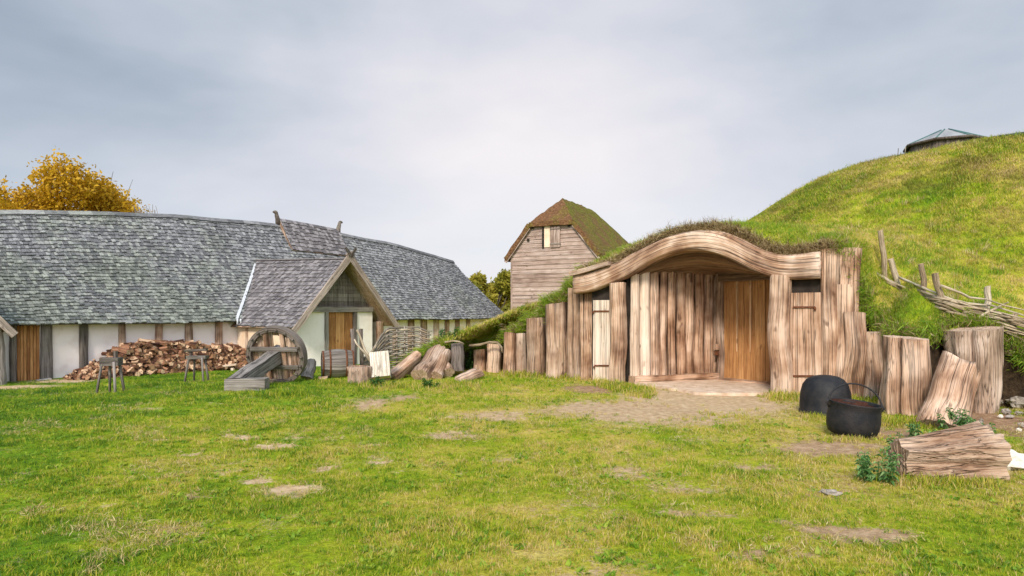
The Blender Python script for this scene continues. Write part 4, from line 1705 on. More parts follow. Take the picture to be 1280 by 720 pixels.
g = ground_at(1064, 549)
yy = g.y + .29
rr = 30 / FPX * yy
c = Vector(((1064 - 640) / FPX * yy, yy, base_z(g.x, yy)))
cb = empty('cauldron', c, 'open black iron cauldron with a rusty inside and a raised wire handle', 'cauldron')
axd = Vector((.10, -.05, 1)).normalized()
mb = MB()
hh = .42
prof = [(0.001, 0.0), (rr * .7, .0), (rr * .92, .03), (rr * 1.0, .10), (rr * 1.03, .2), (rr * 1.0, .32), (rr * .985, hh - .02), (rr * 1.03, hh), (rr * 1.02, hh + .012), (rr * .95, hh + .008), (rr * .95, hh - .03)]
mb.lathe(c, prof, 40, axd, wob=.01)
mb.build('bowl', [M['iron']], cb)
mb = MB()
mb.lathe(c, [(rr * .95, hh), (rr * .96, .2), (rr * .9, .09), (rr * .6, .05), (.001, .04)], 40, axd)
mb.build('inner_face', [M['rust_in']], cb)
sidev = Vector((1, -.12, -.1)).normalized()
mb = MB()
hp = []
topc = c + axd * (hh - .03)
for k in range(19):
    a = math.pi * k / 18
    hp.append(topc + sidev * (-math.cos(a) * rr * 1.07) + (axd * .92 + Vector((-.0, .25, 0))) * (math.sin(a) * .30 + .0))
mb.tube(hp, .011, 6)
mb.build('handle', [M['iron']], cb)
for sg in (-1, 1):
    mb = MB()
    q = topc + sidev * sg * rr * 1.03
    mb.tube([q + Vector((0, 0, -.05)), q + sidev * sg * .035, q + Vector((0, 0, .05))], .014, 6)
    mb.build('lug', [M['iron']], cb)

# ------------------------------------------------------------------ lantern on the mound
ly = 23.2
lx = (1182 - 640) / FPX * ly
lz = top_z(lx, ly) - .35
lan = empty('roof_lantern', (lx, ly, lz), 'low glazed lantern with a grey pyramid roof on top of the grass mound', 'roof lantern')
lr = 46 / FPX * ly
zap = HC + (HOR - 163) / FPX * ly
zed = HC + (HOR - 181) / FPX * ly
mb = MB(); mb.lathe((lx, ly, lz), [(lr * .93, -.3), (lr * .93, zed - lz)], 8); mb.build('drum', [M['grey_dark']], lan)
mb = MB(); mb.lathe((lx, ly, lz), [(lr * 1.0, zed - lz), (lr * .12, zap - lz), (.001, zap - lz + .02)], 8)
for k in range(len(mb.s)):
    mb.s[k] = False
gl = mb.build('glass_roof', [M['glass']], lan)
for k in range(8):
    a = 2 * math.pi * k / 8
    base = mb.v[k]; top = mb.v[8 + k]
    m2 = MB(); m2.tube([base + Vector((0, 0, .01)), top + Vector((0, 0, .01))], .022, 5)
    m2.build('rib', [M['teal']], lan)
m2 = MB(); m2.lathe((lx, ly, lz), [(lr * 1.0, zed - lz - .07), (lr * 1.05, zed - lz - .05), (lr * 1.05, zed - lz + .01), (lr * .98, zed - lz + .03)], 8)
m2.build('eaves_ring', [M['grey_dark']], lan)
m2 = MB(); m2.lathe((lx, ly, lz), [(lr * .95, .20), (lr * 1.03, .14), (lr * 1.06, -.1)], 8)
m2.build('apron', [M['teal']], lan)


def mat_strip(pts2, name, label, w=.5):
    mb = MB()
    L = []
    for (x, y) in pts2:
        L.append(Vector((x, y, top_z(x, y) + .02)))
    mb.tube(L, .07, 8, jit=.3)
    o = mb.build(name, [M['membrane']], loc=L[0])
    tag(o, label, 'membrane')


# crest line: find for columns
def crest(px):
    best = None
    for k in range(60, 240):
        Y = 12 + k * .1
        x = (px - 640) / FPX * Y
        z = top_z(x, Y)
        e = (z - HC) / Y
        if best is None or e > best[0]:
            best = (e, x, Y)
    return best[1], best[2]


mat_strip([crest(p) for p in (1078, 1092, 1106, 1120, 1134)], 'edge_membrane', 'dark green membrane edge showing on the crest left of the lantern', .4)
mat_strip([crest(p) for p in (1236, 1250, 1264, 1280, 1300)], 'edge_membrane', 'dark green membrane edge on the crest right of the lantern', .5)
for px in (1122, 1131):
    x, y = crest(px)
    mb = MB(); b_ = Vector((x, y, top_z(x, y)))
    mb.tube([b_, b_ + Vector((.02, 0, .32))], .012, 5)
    o = mb.build('marker_cane', [M['stick_grey']], loc=b_)
    tag(o, 'thin upright cane on the crest just left of the lantern', 'cane', 'canes on the crest')


# ------------------------------------------------------------------ wattle fences
def mound_Y(px, py, fallback=11.5):
    o_ = Vector((0, 0, HC)); d_ = (at(px, py, 10) - o_).normalized()
    h_ = MOUND_BVH.ray_cast(o_, d_, 60)[0]
    return h_.y if h_ is not None else fallback



def fence_pt(px, py, Y):
    return at(px, py, Y)


# right-hand broken wattle on the mound
st = [((1100, 288), (1107, 348), 12.0), ((1113, 324), (1123, 356), 11.9), ((1151, 330), (1156, 368), 11.75), ((1169, 342), (1177, 392), 11.5), ((1234, 358), (1232, 392), 11.35), ((1268, 392), (1264, 430), 11.1)]
print('fence Y', [(b_, round(mound_Y(*b_), 2)) for (_, b_, _) in st])
_h = [mound_Y(*b_) for (_, b_, _) in st]
_h = [min(y_, 14.0) for y_ in _h]
for k_ in range(1, len(_h)):
    _h[k_] = min(_h[k_], _h[k_ - 1])
st = [(a_, b_, y_) for (a_, b_, _), y_ in zip(st, _h)]
YF = [(1085, _h[0] - .05)] + [(b_[0], y_ - .10) for (_, b_, y_) in st] + [(1310, _h[-1] - .25), (1360, _h[-1] - .4)]
wr = empty('wattle_fence', at(1177, 392, 11.5), 'broken low wattle fence of stakes and loose rods on the mound side at the right', 'fence')
for (tp, bt, Y) in st:
    mb = MB()
    a = at(bt[0], bt[1], Y); 
    tz = top_z(a.x, a.y)
    d = (a - at(tp[0], tp[1], Y))
    if tz < a.z:
        a = a + d.normalized() * (a.z - tz)
    mb.log(a + d.normalized() * .2, at(tp[0], tp[1], Y), .055, .05, seg=10, rings=8, irr=.15, bend=.03, tilt=.4)
    mb.build('stake', [M['stick'], M['oak_end']], wr)
rods = [[(1088, 338), (1105, 347), (1122, 356), (1150, 368), (1180, 374), (1226, 386), (1262, 395), (1310, 404)],
        [(1094, 341), (1112, 352), (1130, 361), (1148, 374)],
        [(1124, 347), (1150, 358), (1178, 370), (1208, 381), (1240, 390), (1290, 402)],
        [(1176, 357), (1198, 365), (1212, 372), (1232, 374), (1256, 382), (1300, 392)],
        [(1108, 352), (1134, 366), (1160, 373), (1184, 377), (1228, 391), (1300, 412)],
        [(1118, 360), (1140, 368), (1156, 380), (1172, 392), (1206, 393), (1230, 393)],
        [(1130, 364), (1160, 371), (1200, 384), (1250, 398), (1310, 418)],
        [(1205, 407), (1222, 397), (1245, 385), (1260, 378)],
        [(1204, 390), (1235, 392), (1262, 400), (1310, 411)],
        [(1225, 396), (1250, 404), (1280, 413), (1330, 424)],
        [(1230, 400), (1255, 410), (1282, 420), (1330, 432)],
        [(1190, 378), (1215, 380), (1240, 382), (1285, 396)],
        [(1238, 405), (1260, 416), (1290, 430)],
        [(1150, 372), (1185, 384), (1205, 395), (1225, 402)]]
for k_ in range(13):
    a_ = rng.uniform(1140, 1215)
    y_ = 366 + (a_ - 1140) * .27 + rng.uniform(-6, 12)
    rd_ = [(a_, y_)]
    while a_ < 1310:
        a_ += 28
        y_ += 28 * rng.uniform(.20, .36)
        rd_.append((a_, y_ + rng.uniform(-2.5, 2.5)))
    rods.append(rd_)
for i, rd in enumerate(rods):
    mb = MB()
    P_ = []
    for (a, b_), (c_, d_) in zip(rd, rd[1:]):
        for k in range(4):
            q = k / 4
            px = a + (c_ - a) * q; py = b_ + (d_ - b_) * q
            P_.append(at(px, py, interp(YF, px) + .05 * math.sin(px * .11 + i * 2)))
    px, py = rd[-1]
    P_.append(at(px, py, interp(YF, px)))
    mb.tube(P_, .025 if i != 7 else .045, 6, r1=.011, jit=.2)
    mb.build('rod', [M['stick']], wr)

# left woven wattle hurdle behind the hollow stump
wl = empty('wattle_hurdle', ground_at(500, 458), 'curved hurdle of woven grey rods beside the porch, behind the pale cut block', 'fence')
def hur(k, z):       # k 0..1 along, z above ground
    px = 456 + (536 - 456) * k
    Y = 18.2 + 1.2 * math.sin(k * 2.2)
    x = (px - 640) / FPX * Y
    return Vector((x, Y, base_z(x, Y) + z))
nst = 9
for i in range(nst):
    k = i / (nst - 1)
    mb = MB(); top = .38 + .80 * ss(0, .4, k) - .12 * ss(.8, 1, k)
    mb.tube([hur(k, -.1), hur(k, top + rng.uniform(0, .10))], .024, 6, jit=.2)
    mb.build('stake', [M['stick_grey']], wl)
for r_ in range(20):
    mb = MB()
    P_ = []
    lv_ = (r_ + .5) / 20
    n = 40
    k0 = rng.uniform(-.06, .02); k1 = rng.uniform(.97, 1.06)
    for i in range(n + 1):
        k = k0 + (k1 - k0) * i / n
        hgt = (.42 + .80 * ss(0, .4, k) - .12 * ss(.8, 1, k)) * lv_ + .03
        p = hur(k, hgt)
        p.y += .045 * math.cos(math.pi * k * (nst - 1) + (r_ % 2) * math.pi)
        p.z += .012 * nz(k * 9, r_)
        P_.append(p)
    mb.tube(P_, .030, 6, r1=.018, jit=.3)
    mb.build('rod', [M['stick_grey'] if r_ % 3 else M['stick']], wl)

# ------------------------------------------------------------------ log ends and lumps left of the bank
def lay(pa, Ya, pb, Yb, r0, r1, label, mat='oak', name='log', cat='log', irr=.10, flute=.17, group=None, ex=1, capm='oak_end'):
    a = at(pa[0], pa[1], Ya); b_ = at(pb[0], pb[1], Yb)
    mb = MB()
    mb.log(a, b_, r0, r1, seg=18, rings=10, irr=irr, flute=flute, bend=.03, ex=ex, tilt=.5)
    gz_ = base_z(a.x, a.y)
    o = mb.build(name, [M[mat], M[capm]], loc=Vector((a.x, a.y, gz_)))
    return tag(o, label, cat, group)


lay((488, 474), 16.2, (521, 446), 17.1, .17, .14, 'reddish brown log leaning on the bank, leftmost of the leaning logs', name='leaning_log')
lay((526, 472), 16.1, (547, 440), 17.0, .24, .2, 'thick split log leaning on the bank, second from the left', 'oak_dark', name='leaning_log')
lay((545, 472), 16.2, (558, 441), 17.1, .17, .14, 'mossy log leaning on the bank beside the upright dark stump', 'oak_dark', name='leaning_log')
lay((484, 475), 16.0, (470, 471), 16.2, .1, .13, 'short dark piece lying below the pale cut block', 'oak_dark')
lay((561, 466), 16.5, (555, 455), 16.8, .14, .10, 'small stub squeezed between the mossy log and the dark stump', 'oak')
lay((572, 466), 17.0, (571, 429), 17.25, .18, .15, 'upright dark grey stump with a pale stick on its top', 'grey_dark', name='upright_stump', cat='stump')
lay((573, 478), 15.6, (602, 466), 16.0, .09, .08, 'split pale firewood piece lying on the grass in front of the bank', 'oak', flute=.25)
lay((571, 474), 15.8, (596, 464), 16.2, .07, .09, 'reddish firewood piece lying behind the pale split one', 'oak_dark', flute=.25)


def branch(pts3, r, label, mat='stick', r1=None, name='branch'):
    mb = MB()
    P_ = [at(*q) for q in pts3]
    mb.tube(P_, r, 7, r1=r1 or r * .6, jit=.4)
    o = mb.build(name, [M[mat]], loc=P_[0])
    return tag(o, label, 'branch')


branch([(587, 432, 18.0), (600, 431, 17.9), (612, 427.5, 17.9), (622, 428, 17.85), (627, 434, 17.8), (628, 441, 17.8)], .04, 'pale bent branch draped over the two short posts')
branch([(556, 428, 16.9), (566, 426, 16.9), (574, 427, 16.95), (580, 430, 17.0)], .03, 'pale stick lying on the upright dark stump')

# hollow stump, pale block, stakes by the hurdle
g = ground_at(448, 481)
hs = MB()
yy = g.y + .25
c = Vector(((449 - 640) / FPX * yy, yy, base_z(g.x, yy) - .05))
w = 15 / FPX * yy
hs.lathe(c, [(w * 1.0, 0), (w * .98, .15), (w * .95, .3), (w * 1.02, .42), (w * .85, .44), (w * .72, .3), (w * .4, .18), (.001, .16)], 26, wob=.22)
o = hs.build('hollow_stump', [M['oak_dark']], loc=c)
tag(o, 'hollow brown stump in the grass beside the barrel', 'stump')
cpt = at(475, 470, yy + .1)
mb = MB()
mb.beam(at(476, 472, yy + .15), at(474, 441, yy + .35), Vector((1, .1, .12)), 24 / FPX * yy, .22, seg=4, jit=.03)
o = mb.build('cut_block', [M['plaster_wood']] if 'plaster_wood' in M else [M['oak_pale']], loc=at(476, 472, yy + .15))
tag(o, 'pale freshly sawn block propped up between the hollow stump and the leaning logs', 'wood block')
branch([(463, 452, 16.9), (455, 440, 17.0), (446, 430, 17.0), (443, 424, 17.0)], .03, 'crooked pale branch standing behind the hollow stump, the lower one')
branch([(468, 453, 17.1), (456, 437, 17.3), (450, 420, 17.3), (446, 412, 17.3)], .035, 'straight pale stick leaning behind the hollow stump, the longer one')
for i, (px, pt) in enumerate(((441, 411), (451, 411))):
    mb = MB(); a = at(px + 2, 450, 17.6); a.z = base_z(a.x, a.y)
    mb.beam(a, at(px, pt, 17.6), (1, 0, 0), .1, .06, seg=4, jit=.02)
    o = mb.build('stake', [M['grey_dark']], loc=a)
    tag(o, ['dark stake before the white porch panel, the left one of two', 'dark stake before the white porch panel, the right one of two'][i], 'stake')

# barrel lying on its side
yy = 16.9
c = at(402, 453, yy)
g0 = base_z(c.x, yy)
axb = Vector((1, .35, 0)).normalized()
rb = .36
c.z = g0 + rb * .98
Lb = .78
ba_ = empty('barrel', Vector((c.x, c.y, g0)), 'weathered grey wooden barrel lying on its side in front of the porch door', 'barrel')
mb = MB()
nst_ = 18
for k in range(nst_):
    a = 2 * math.pi * (k + .5) / nst_
    up = Vector((0, 0, 1)); sv = axb.cross(up)
    P_ = []
    V = []; G = []
    off = Vector((rng.random() * 20, 0, rng.random() * 20))
    for i in range(9):
        t = i / 8
        rr_ = rb * (.86 + .16 * math.sin(math.pi * t))
        for (da, dr) in ((-.98, 0), (.98, 0), (.98, -.03), (-.98, -.03)):
            aa = a + da * math.pi / nst_
            V.append(c + axb * (Lb * t) + (sv * math.cos(aa) + up * math.sin(aa)) * (rr_ + dr))
            G.append(off + Vector((da * .05, dr, Lb * t)))
    F = []
    for i in range(8):
        for q in range(4):
            F.append((i * 4 + q, i * 4 + (q + 1) % 4, i * 4 + 4 + (q + 1) % 4, i * 4 + 4 + q))
    F += [(0, 1, 2, 3), (35, 34, 33, 32)]
    mb.add(V, F, G)
mb.build('staves', [M['silver']], ba_)
for t in (.04, .25, .75, .96):
    mb = MB()
    rr_ = rb * (.86 + .16 * math.sin(math.pi * t)) + .008
    mb.lathe(c + axb * (Lb * t), [(rr_ - .01, -.02), (rr_ + .004, -.02), (rr_ + .004, .02), (rr_ - .01, .02)], 28, axb)
    mb.build('hoop', [M['rust']], ba_)
for t in (.05, .95):
    mb = MB()
    mb.lathe(c + axb * (Lb * t), [(.001, 0), (rb * .84, 0.0)], 24, axb)
    mb.build('head', [M['oak_dark']], ba_)
lay((384, 473), 16.6, (390, 452), 16.8, .15, .10, 'pale grey stub leaning between the wooden wheel and the barrel', 'silver', name='stub', cat='log')
lay((399, 474), 16.2, (409, 473), 16.3, .06, .06, 'short billet lying under the barrel', 'oak_dark', name='billet')

# ------------------------------------------------------------------ the big wooden wheel on its square shaft
Wc = at(346, 458, 15.9)
Wr = 37.5 / FPX * 15.9
gw = base_z(Wc.x, Wc.y)
Wc.z = max(Wc.z, gw + Wr - .06)
Se = at(296, 479, 14.1)
axw = (Se - Wc); axl = axw.length; axw.normalize()
wx = axw.cross(Vector((0, 0, 1))).normalized(); wy = wx.cross(axw).normalized()
if wy.z < 0:
    wy = -wy
wh = empty('wooden_wheel', Vector((Wc.x, Wc.y, gw)), 'big round wooden wheel with a heavy square shaft on the lawn before the woodpile', 'wheel')


def W(a, r, d=0.0):
    return Wc + wx * (math.cos(a) * r) + wy * (math.sin(a) * r) + axw * d


mb = MB()
nsg = 56
V = []; G = []
for k in range(nsg):
    a = 2 * math.pi * k / nsg
    for (r, d) in ((Wr, .10), (Wr, -.12), (Wr - .11, -.12), (Wr - .11, .10)):
        V.append(W(a, r + .01 * nz(k * .7, d), d)); G.append(Vector((r * 2, d, a * Wr)))
F = []
for k in range(nsg):
    b_ = (k + 1) % nsg
    for q in range(4):
        F.append((k * 4 + q, b_ * 4 + q, b_ * 4 + (q + 1) % 4, k * 4 + (q + 1) % 4))
mb.add(V, F, G)
mb.build('rim', [M['grey_dark']], wh)
mb = MB()
for k in range(9):      # boards closing the wheel, an opening in the upper middle
    x0 = -Wr + .1 + (2 * Wr - .2) * k / 9; x1 = -Wr + .1 + (2 * Wr - .2) * (k + 1) / 9 - .01
    xm = (x0 + x1) / 2
    hh = math.sqrt(max(0.001, (Wr - .1) ** 2 - xm ** 2))
    spans = [(-hh, hh)]
    if 2 <= k <= 4:
        spans = [(-hh, .10), (hh * .80, hh)]
    for (lo, hi) in spans:
        if hi - lo < .06:
            continue
        mb.beam(Wc + wx * xm + wy * lo - axw * .04, Wc + wx * xm + wy * hi - axw * .04, wx, x1 - x0, .04, seg=4, jit=.01)
mb.build('face_boards', [M['oak_dark']], wh)
for (x, w) in ((-.20, .09), (.20, .09)):
    mb = MB(); hh = math.sqrt((Wr - .1) ** 2 - x * x)
    mb.beam(Wc + wx * x - wy * hh + axw * .03, Wc + wx * x + wy * hh + axw * .03, wx, w, .09, seg=5, jit=.015)
    mb.build('spoke', [M['oak_dark']], wh)
for (y,) in ((-.25,), (.18,)):
    mb = MB(); hh = math.sqrt((Wr - .1) ** 2 - y * y)
    mb.beam(Wc + wy * y - wx * hh + axw * .10, Wc + wy * y + wx * hh + axw * .10, wy, .09, .07, seg=5, jit=.015)
    mb.build('cross_bar', [M['silver']], wh)
for k in range(18):
    mb = MB(); a = 2 * math.pi * k / 18
    mb.tube([W(a, Wr - .055, .09), W(a, Wr - .055, .17)], .025, 6)
    mb.build('peg', [M['grey_dark']], wh)
mb = MB()
mb.beam(Wc - axw * .3, Wc + axw * (axl + .1), wy, .30, .28, seg=12, jit=.04, capmi=1)
sf = mb.build('shaft', [M['shaft'], M['dark']], wh)
mb = MB()
pp = Wc + axw * (axl * .72) + wx * .152
mb.beam(pp - wx * .01, pp + wx * .012, wy, .07, .05)
mb.build('mortise', [M['dark']], sf)
# support block under the shaft end
gb = ground_at(308, 497)
for i, (a, b_, lab) in enumerate((((284, 490), (318, 492), 'low squared timber block carrying the end of the wheel shaft'),)):
    yb = 14.1
    A = at(a[0], a[1], yb); B_ = at(b_[0] + 16, b_[1], yb + .05)
    z0 = base_z(A.x, yb)
    A.z = B_.z = z0 + .13
    mb = MB()
    mb.beam(A, B_, (0, 0, 1), .24, .34, seg=5, jit=.02)
    o = mb.build('timber_block', [M['silver']], loc=Vector(((A.x + B_.x) / 2, yb, z0)))
    tag(o, lab, 'timber block')

# ------------------------------------------------------------------ chopping stands, bench
def stand(px0, px1, pyt, pyb, label, upright_=False):
    gpt = ground_at((px0 + px1) / 2, pyb)
    Y = gpt.y
    w = (px1 - px0) / FPX * Y
    x0 = (px0 - 640) / FPX * Y
    h = (pyb - pyt) / FPX * Y
    g0 = gpt.z
    t = empty('work_stand', Vector((x0 + w / 2, Y, g0)), label, 'stand')
    th = .17 if not upright_ else .08
    mb = MB()
    zt_ = g0 + h * .78
    mb.beam(Vector((x0 - .02, Y, zt_)), Vector((x0 + w + .02, Y + .05, zt_)), (0, 1, 0), .28, th, seg=4, jit=.015)
    mb.build('top', [M['silver']], t)
    for (lx_, ly_) in ((.12, -.1), (.88, -.1), (.2, .14), (.8, .14)):
        mb = MB()
        sp = (lx_ - .5) * .22
        mb.tube([Vector((x0 + w * lx_ + sp, Y + ly_ * 1.8, base_z(x0, Y) - .05)), Vector((x0 + w * lx_, Y + ly_, zt_))], .03, 6, jit=.2)
        mb.build('leg', [M['silver']], t)
    if upright_:
        mb = MB()
        mb.beam(Vector((x0 + .02, Y + .08, zt_)), Vector((x0 + .02, Y + .08, zt_ + h * .2)), (1, 0, 0), .06, .06)
        mb.build('upright', [M['grey_dark']], t)
        mb = MB()
        mb.beam(Vector((x0 - .12, Y + .08, zt_ + h * .2)), Vector((x0 + w, Y + .08, zt_ + h * .24)), (0, 1, 0), .14, .06, seg=3, jit=.01)
        mb.build('upper_board', [M['grey_dark']], t)
    else:
        mb = MB()
        mb.beam(Vector((x0 + w * .75, Y + .05, zt_)), Vector((x0 + w * .72, Y + .05, zt_ + h * .26)), (1, 0, 0), .07, .07)
        mb.build('upright', [M['grey_dark']], t)
    return t


stand(129, 148, 441, 491, 'small four-legged wooden work stand with a thick block top on the far left lawn')
stand(236, 257, 438, 477, 'small two-tier wooden stand in front of the woodpile, right of the block-topped one', True)
g = ground_at(278, 463)
bb = empty('plank_bench', g, 'low pale plank bench lying in front of the woodpile near the wooden wheel', 'bench')
mb = MB()
mb.beam(at(259, 461, g.y) + Vector((0, 0, .02)), at(296, 456, g.y + .2) + Vector((0, 0, .02)), (0, 1, 0), .25, .06, seg=4, jit=.01)
mb.build('seat', [M['oak_pale']], bb)
for px in (263, 291):
    mb = MB(); p = at(px, 460, g.y + .05)
    mb.beam(Vector((p.x, p.y, g.z - .05)), Vector((p.x, p.y, p.z)), (1, 0, 0), .1, .12)
    mb.build('leg', [M['oak_pale']], bb)
stone(193, 466, 4, 9, 'chalk', 'tiny white upright stone at the foot of the woodpile')

# ------------------------------------------------------------------ the woodpile: split logs one by one
fw = []
for k in range(8):
    mb = MB()
    L = rng.uniform(.26, .38); r = rng.uniform(.045, .065)
    # wedge section
    n = rng.choice([3, 4, 5, 8])
    ang = [2 * math.pi * (j + rng.uniform(-.2, .2)) / n for j in range(n)]
    sec = [(math.cos(a) * r * rng.uniform(.85, 1.2), math.sin(a) * r * rng.uniform(.85, 1.2)) for a in ang]
    V = []; G = []
    off = Vector((k * 3.1, k * 1.7, 0))
    for z in (-L / 2, 0, L / 2):
        for (x, y) in sec:
            q = 1 + rng.uniform(-.06, .06)
            V.append(Vector((x * q, y * q, z))); G.append(off + Vector((x, y, z)))
    F = []
    for i in range(2):
        for j in range(n):
            F.append((i * n + j, i * n + (j + 1) % n, (i + 1) * n + (j + 1) % n, (i + 1) * n + j))
    mb.add(V, F, G, rng.random())
    # a split face is paler
    for q in range(len(mb.m)):
        if q % n in (0, 1) and n < 8:
            mb.m[q] = 1 if rng.random() < .7 else 0
    b0 = len(mb.v)
    for z, sg in ((-L / 2, 1), (L / 2, -1)):
        VV = [Vector((x * 1.0, y * 1.0, z + (-.001 if z < 0 else .001))) for (x, y) in sec]
        mb.add(VV, [tuple(range(n)) if z > 0 else tuple(reversed(range(n)))], [Vector((v.x, v.y, 0)) + off for v in VV], rng.random(), 1)
    me = make_mesh('firewood_log', [tuple(v) for v in mb.v], mb.f, [M['firewood'], M['firewood_end']], mb.g, mb.r, mb.m, False)
    fw.append(me)
tA_, tB_ = hall_t(92, .9), hall_t(314, .9)


def pile_h(t):
    px = 640 + FPX * (H(t, .7, 0).x / H(t, .7, 0).y)
    tab = [(90, .0), (110, .25), (135, .52), (150, .85), (170, 1.0), (200, 1.05), (225, .98), (250, .90), (265, .78), (290, .82), (306, .62), (318, .1)]
    return interp(tab, px)


cand = []
for i in range(290):
    cand.append(i)
cnt = 0
levels = []
t = tA_
pile_pts = []
# front skin of the heap, layer by layer, then the crown
for row in range(9):
    zf = row * .125
    t = tA_
    while t < tB_:
        hgt = pile_h(t)
        if zf < hgt - .02:
            depth = 1.35 - zf * .75 + rng.uniform(-.06, .06)
            pile_pts.append((t + rng.uniform(-.03, .03), depth, zf + .07 + rng.uniform(-.02, .02), row))
        t += .235
print('pile logs', len(pile_pts))
# inner core stops see-through: lower hidden logs are left out, a few top ones added
for k in range(60):
    t = rng.uniform(tA_ + 1.2, tB_ - .4)
    pile_pts.append((t, rng.uniform(.25, .8), pile_h(t) + rng.uniform(-.08, .03), 9))
rng.shuffle(pile_pts)
pile_pts = pile_pts[:298]
for i, (t, s_, z, row) in enumerate(pile_pts):
    p = H(t, s_, 0)
    p.z = base_z(p.x, p.y) + z
    o = bpy.data.objects.new('firewood_log', fw[i % 8])
    COL.objects.link(o)
    d = (HN * 1.0 + HD * rng.gauss(0, .45) + Vector((0, 0, rng.gauss(0, .22)))).normalized()
    if row >= 8 or rng.random() < .22:
        d = (HD * rng.choice((-1, 1)) + HN * rng.gauss(0, .5) + Vector((0, 0, rng.gauss(0, .2)))).normalized()
    q = d.to_track_quat('Z', 'Y')
    o.rotation_mode = 'QUATERNION'
    o.rotation_quaternion = q @ Matrix.Rotation(rng.random() * 6.28, 3, 'Z').to_quaternion()
    sc_ = rng.uniform(1.15, 1.6)
    o.scale = (sc_, sc_, sc_)
    o.location = p
    tag(o, 'split firewood log in the long reddish heap against the white hall wall', 'firewood', 'firewood logs heaped along the hall wall')
# the buried inside of the heap
mb = MB()
n = 26
def small_log(c, d):
    r_ = rng.uniform(.035, .065); L_ = rng.uniform(.13, .2)
    d = d.normalized(); x = d.cross(Vector((.1, .3, 1))).normalized(); y = d.cross(x)
    ns_ = rng.choice((3, 4, 5)); a0_ = rng.random() * 6
    V_ = []; G_ = []
    o_ = Vector((rng.random() * 30, rng.random() * 30, 0))
    for z_ in (-L_, L_):
        for j_ in range(ns_):
            a_ = a0_ + 6.283 * j_ / ns_
            V_.append(c + d * z_ + x * (math.cos(a_) * r_) + y * (math.sin(a_) * r_)); G_.append(o_ + Vector((math.cos(a_) * r_, math.sin(a_) * r_, z_)))
    F_ = [(j_, (j_ + 1) % ns_, ns_ + (j_ + 1) % ns_, ns_ + j_) for j_ in range(ns_)]
    b_ = len(mb.f)
    mb.add(V_, F_ + [tuple(reversed(range(ns_))), tuple(range(ns_, 2 * ns_))], G_)
    mb.m[-1] = mb.m[-2] = 1
    if rng.random() < .6:
        mb.m[b_] = 1


for k in range(1100):
    t = rng.uniform(tA_ + .05, tB_ - .05)
    z = rng.random() * max(.02, pile_h(t) + .02)
    p = H(t, 1.32 - z * .78 + rng.uniform(-.08, .05), 0)
    if z > pile_h(t) - .08:
        p = H(t, rng.uniform(.2, .9), 0)
    p.z = base_z(p.x, p.y) + z
    small_log(p, HN + HD * rng.gauss(0, .8) + Vector((0, 0, rng.gauss(0, .35))))
V = []; G = []
for i in range(n + 1):
    t = tA_ + .15 + (tB_ - tA_ - .3) * i / n
    hgt = max(.05, pile_h(t) - .16)
    for (s_, z) in ((1.12, -.1), (1.12 - hgt * .72, hgt), (.15, hgt), (.15, -.1)):
        p = H(t, s_ + .05 * nz(t * 3, z * 3), 0); p.z = base_z(p.x, p.y) + z
        V.append(p); G.append(Vector((s_, z, t)))
F = []
for i in range(n):
    for q in range(3):
        F.append((i * 4 + q, i * 4 + 4 + q, i * 4 + 5 + q, i * 4 + 1 + q))
F.append((0, 1, 2, 3)); F.append((n * 4 + 3, n * 4 + 2, n * 4 + 1, n * 4))
mb.add(V, F, G)
o = mb.build('heap_core', [M['firewood'], M['firewood_end']], loc=H(6, .6, gz))
tag(o, 'packed logs and bark inside the firewood heap along the hall wall', 'firewood', kind='stuff')


# ------------------------------------------------------------------ foliage
def leaf_cloud(centers, n, size, seed=0, shell=.45, flat=1.0, stretch=1.0):
    """many leaf quads through clumps; returns V, F, rnd"""
    r_ = np.random.RandomState(seed)
    cs = np.array([(c[0], c[1], c[2]) for c in centers]); rs = np.array([c[3] for c in centers])
    w = rs ** 2; w = w / w.sum()
    pick = r_.choice(len(cs), n, p=w)
    d = r_.normal(size=(n, 3)); d /= np.linalg.norm(d, axis=1)[:, None]
    rad = rs[pick] * (shell + (1 - shell) * r_.rand(n) ** .5) * (1 + .22 * r_.normal(size=n))
    P_ = cs[pick] + d * rad[:, None] * np.array([1, 1, flat])
    a = r_.normal(size=(n, 3)); a /= np.linalg.norm(a, axis=1)[:, None]
    b = np.cross(a, r_.normal(size=(n, 3))); b /= np.linalg.norm(b, axis=1)[:, None]
    sz = size * (.6 + .8 * r_.rand(n))
    A = a * sz[:, None]; B_ = b * sz[:, None] * .55
    V = np.stack([P_ - A * .5, P_ + B_ * .5, P_ + A * .5, P_ - B_ * .5], 1).reshape(-1, 3)
    F = np.arange(n * 4).reshape(-1, 4).tolist()
    clr = r_.rand(len(cs))
    rn = np.clip(.55 * clr[pick] + .45 * r_.rand(n), 0, 1)
    return V, F, np.repeat(rn, 4)


def crown(name, parent, centers, n, size, mat, seed, **kw):
    V, F, rn = leaf_cloud(centers, n, size, seed, **kw)
    o0 = np.array(parent.location)
    me = make_mesh(name, V - o0, F, [M[mat]], None, rn)
    o = bpy.data.objects.new(name, me)
    COL.objects.link(o); o.parent = parent
    return o


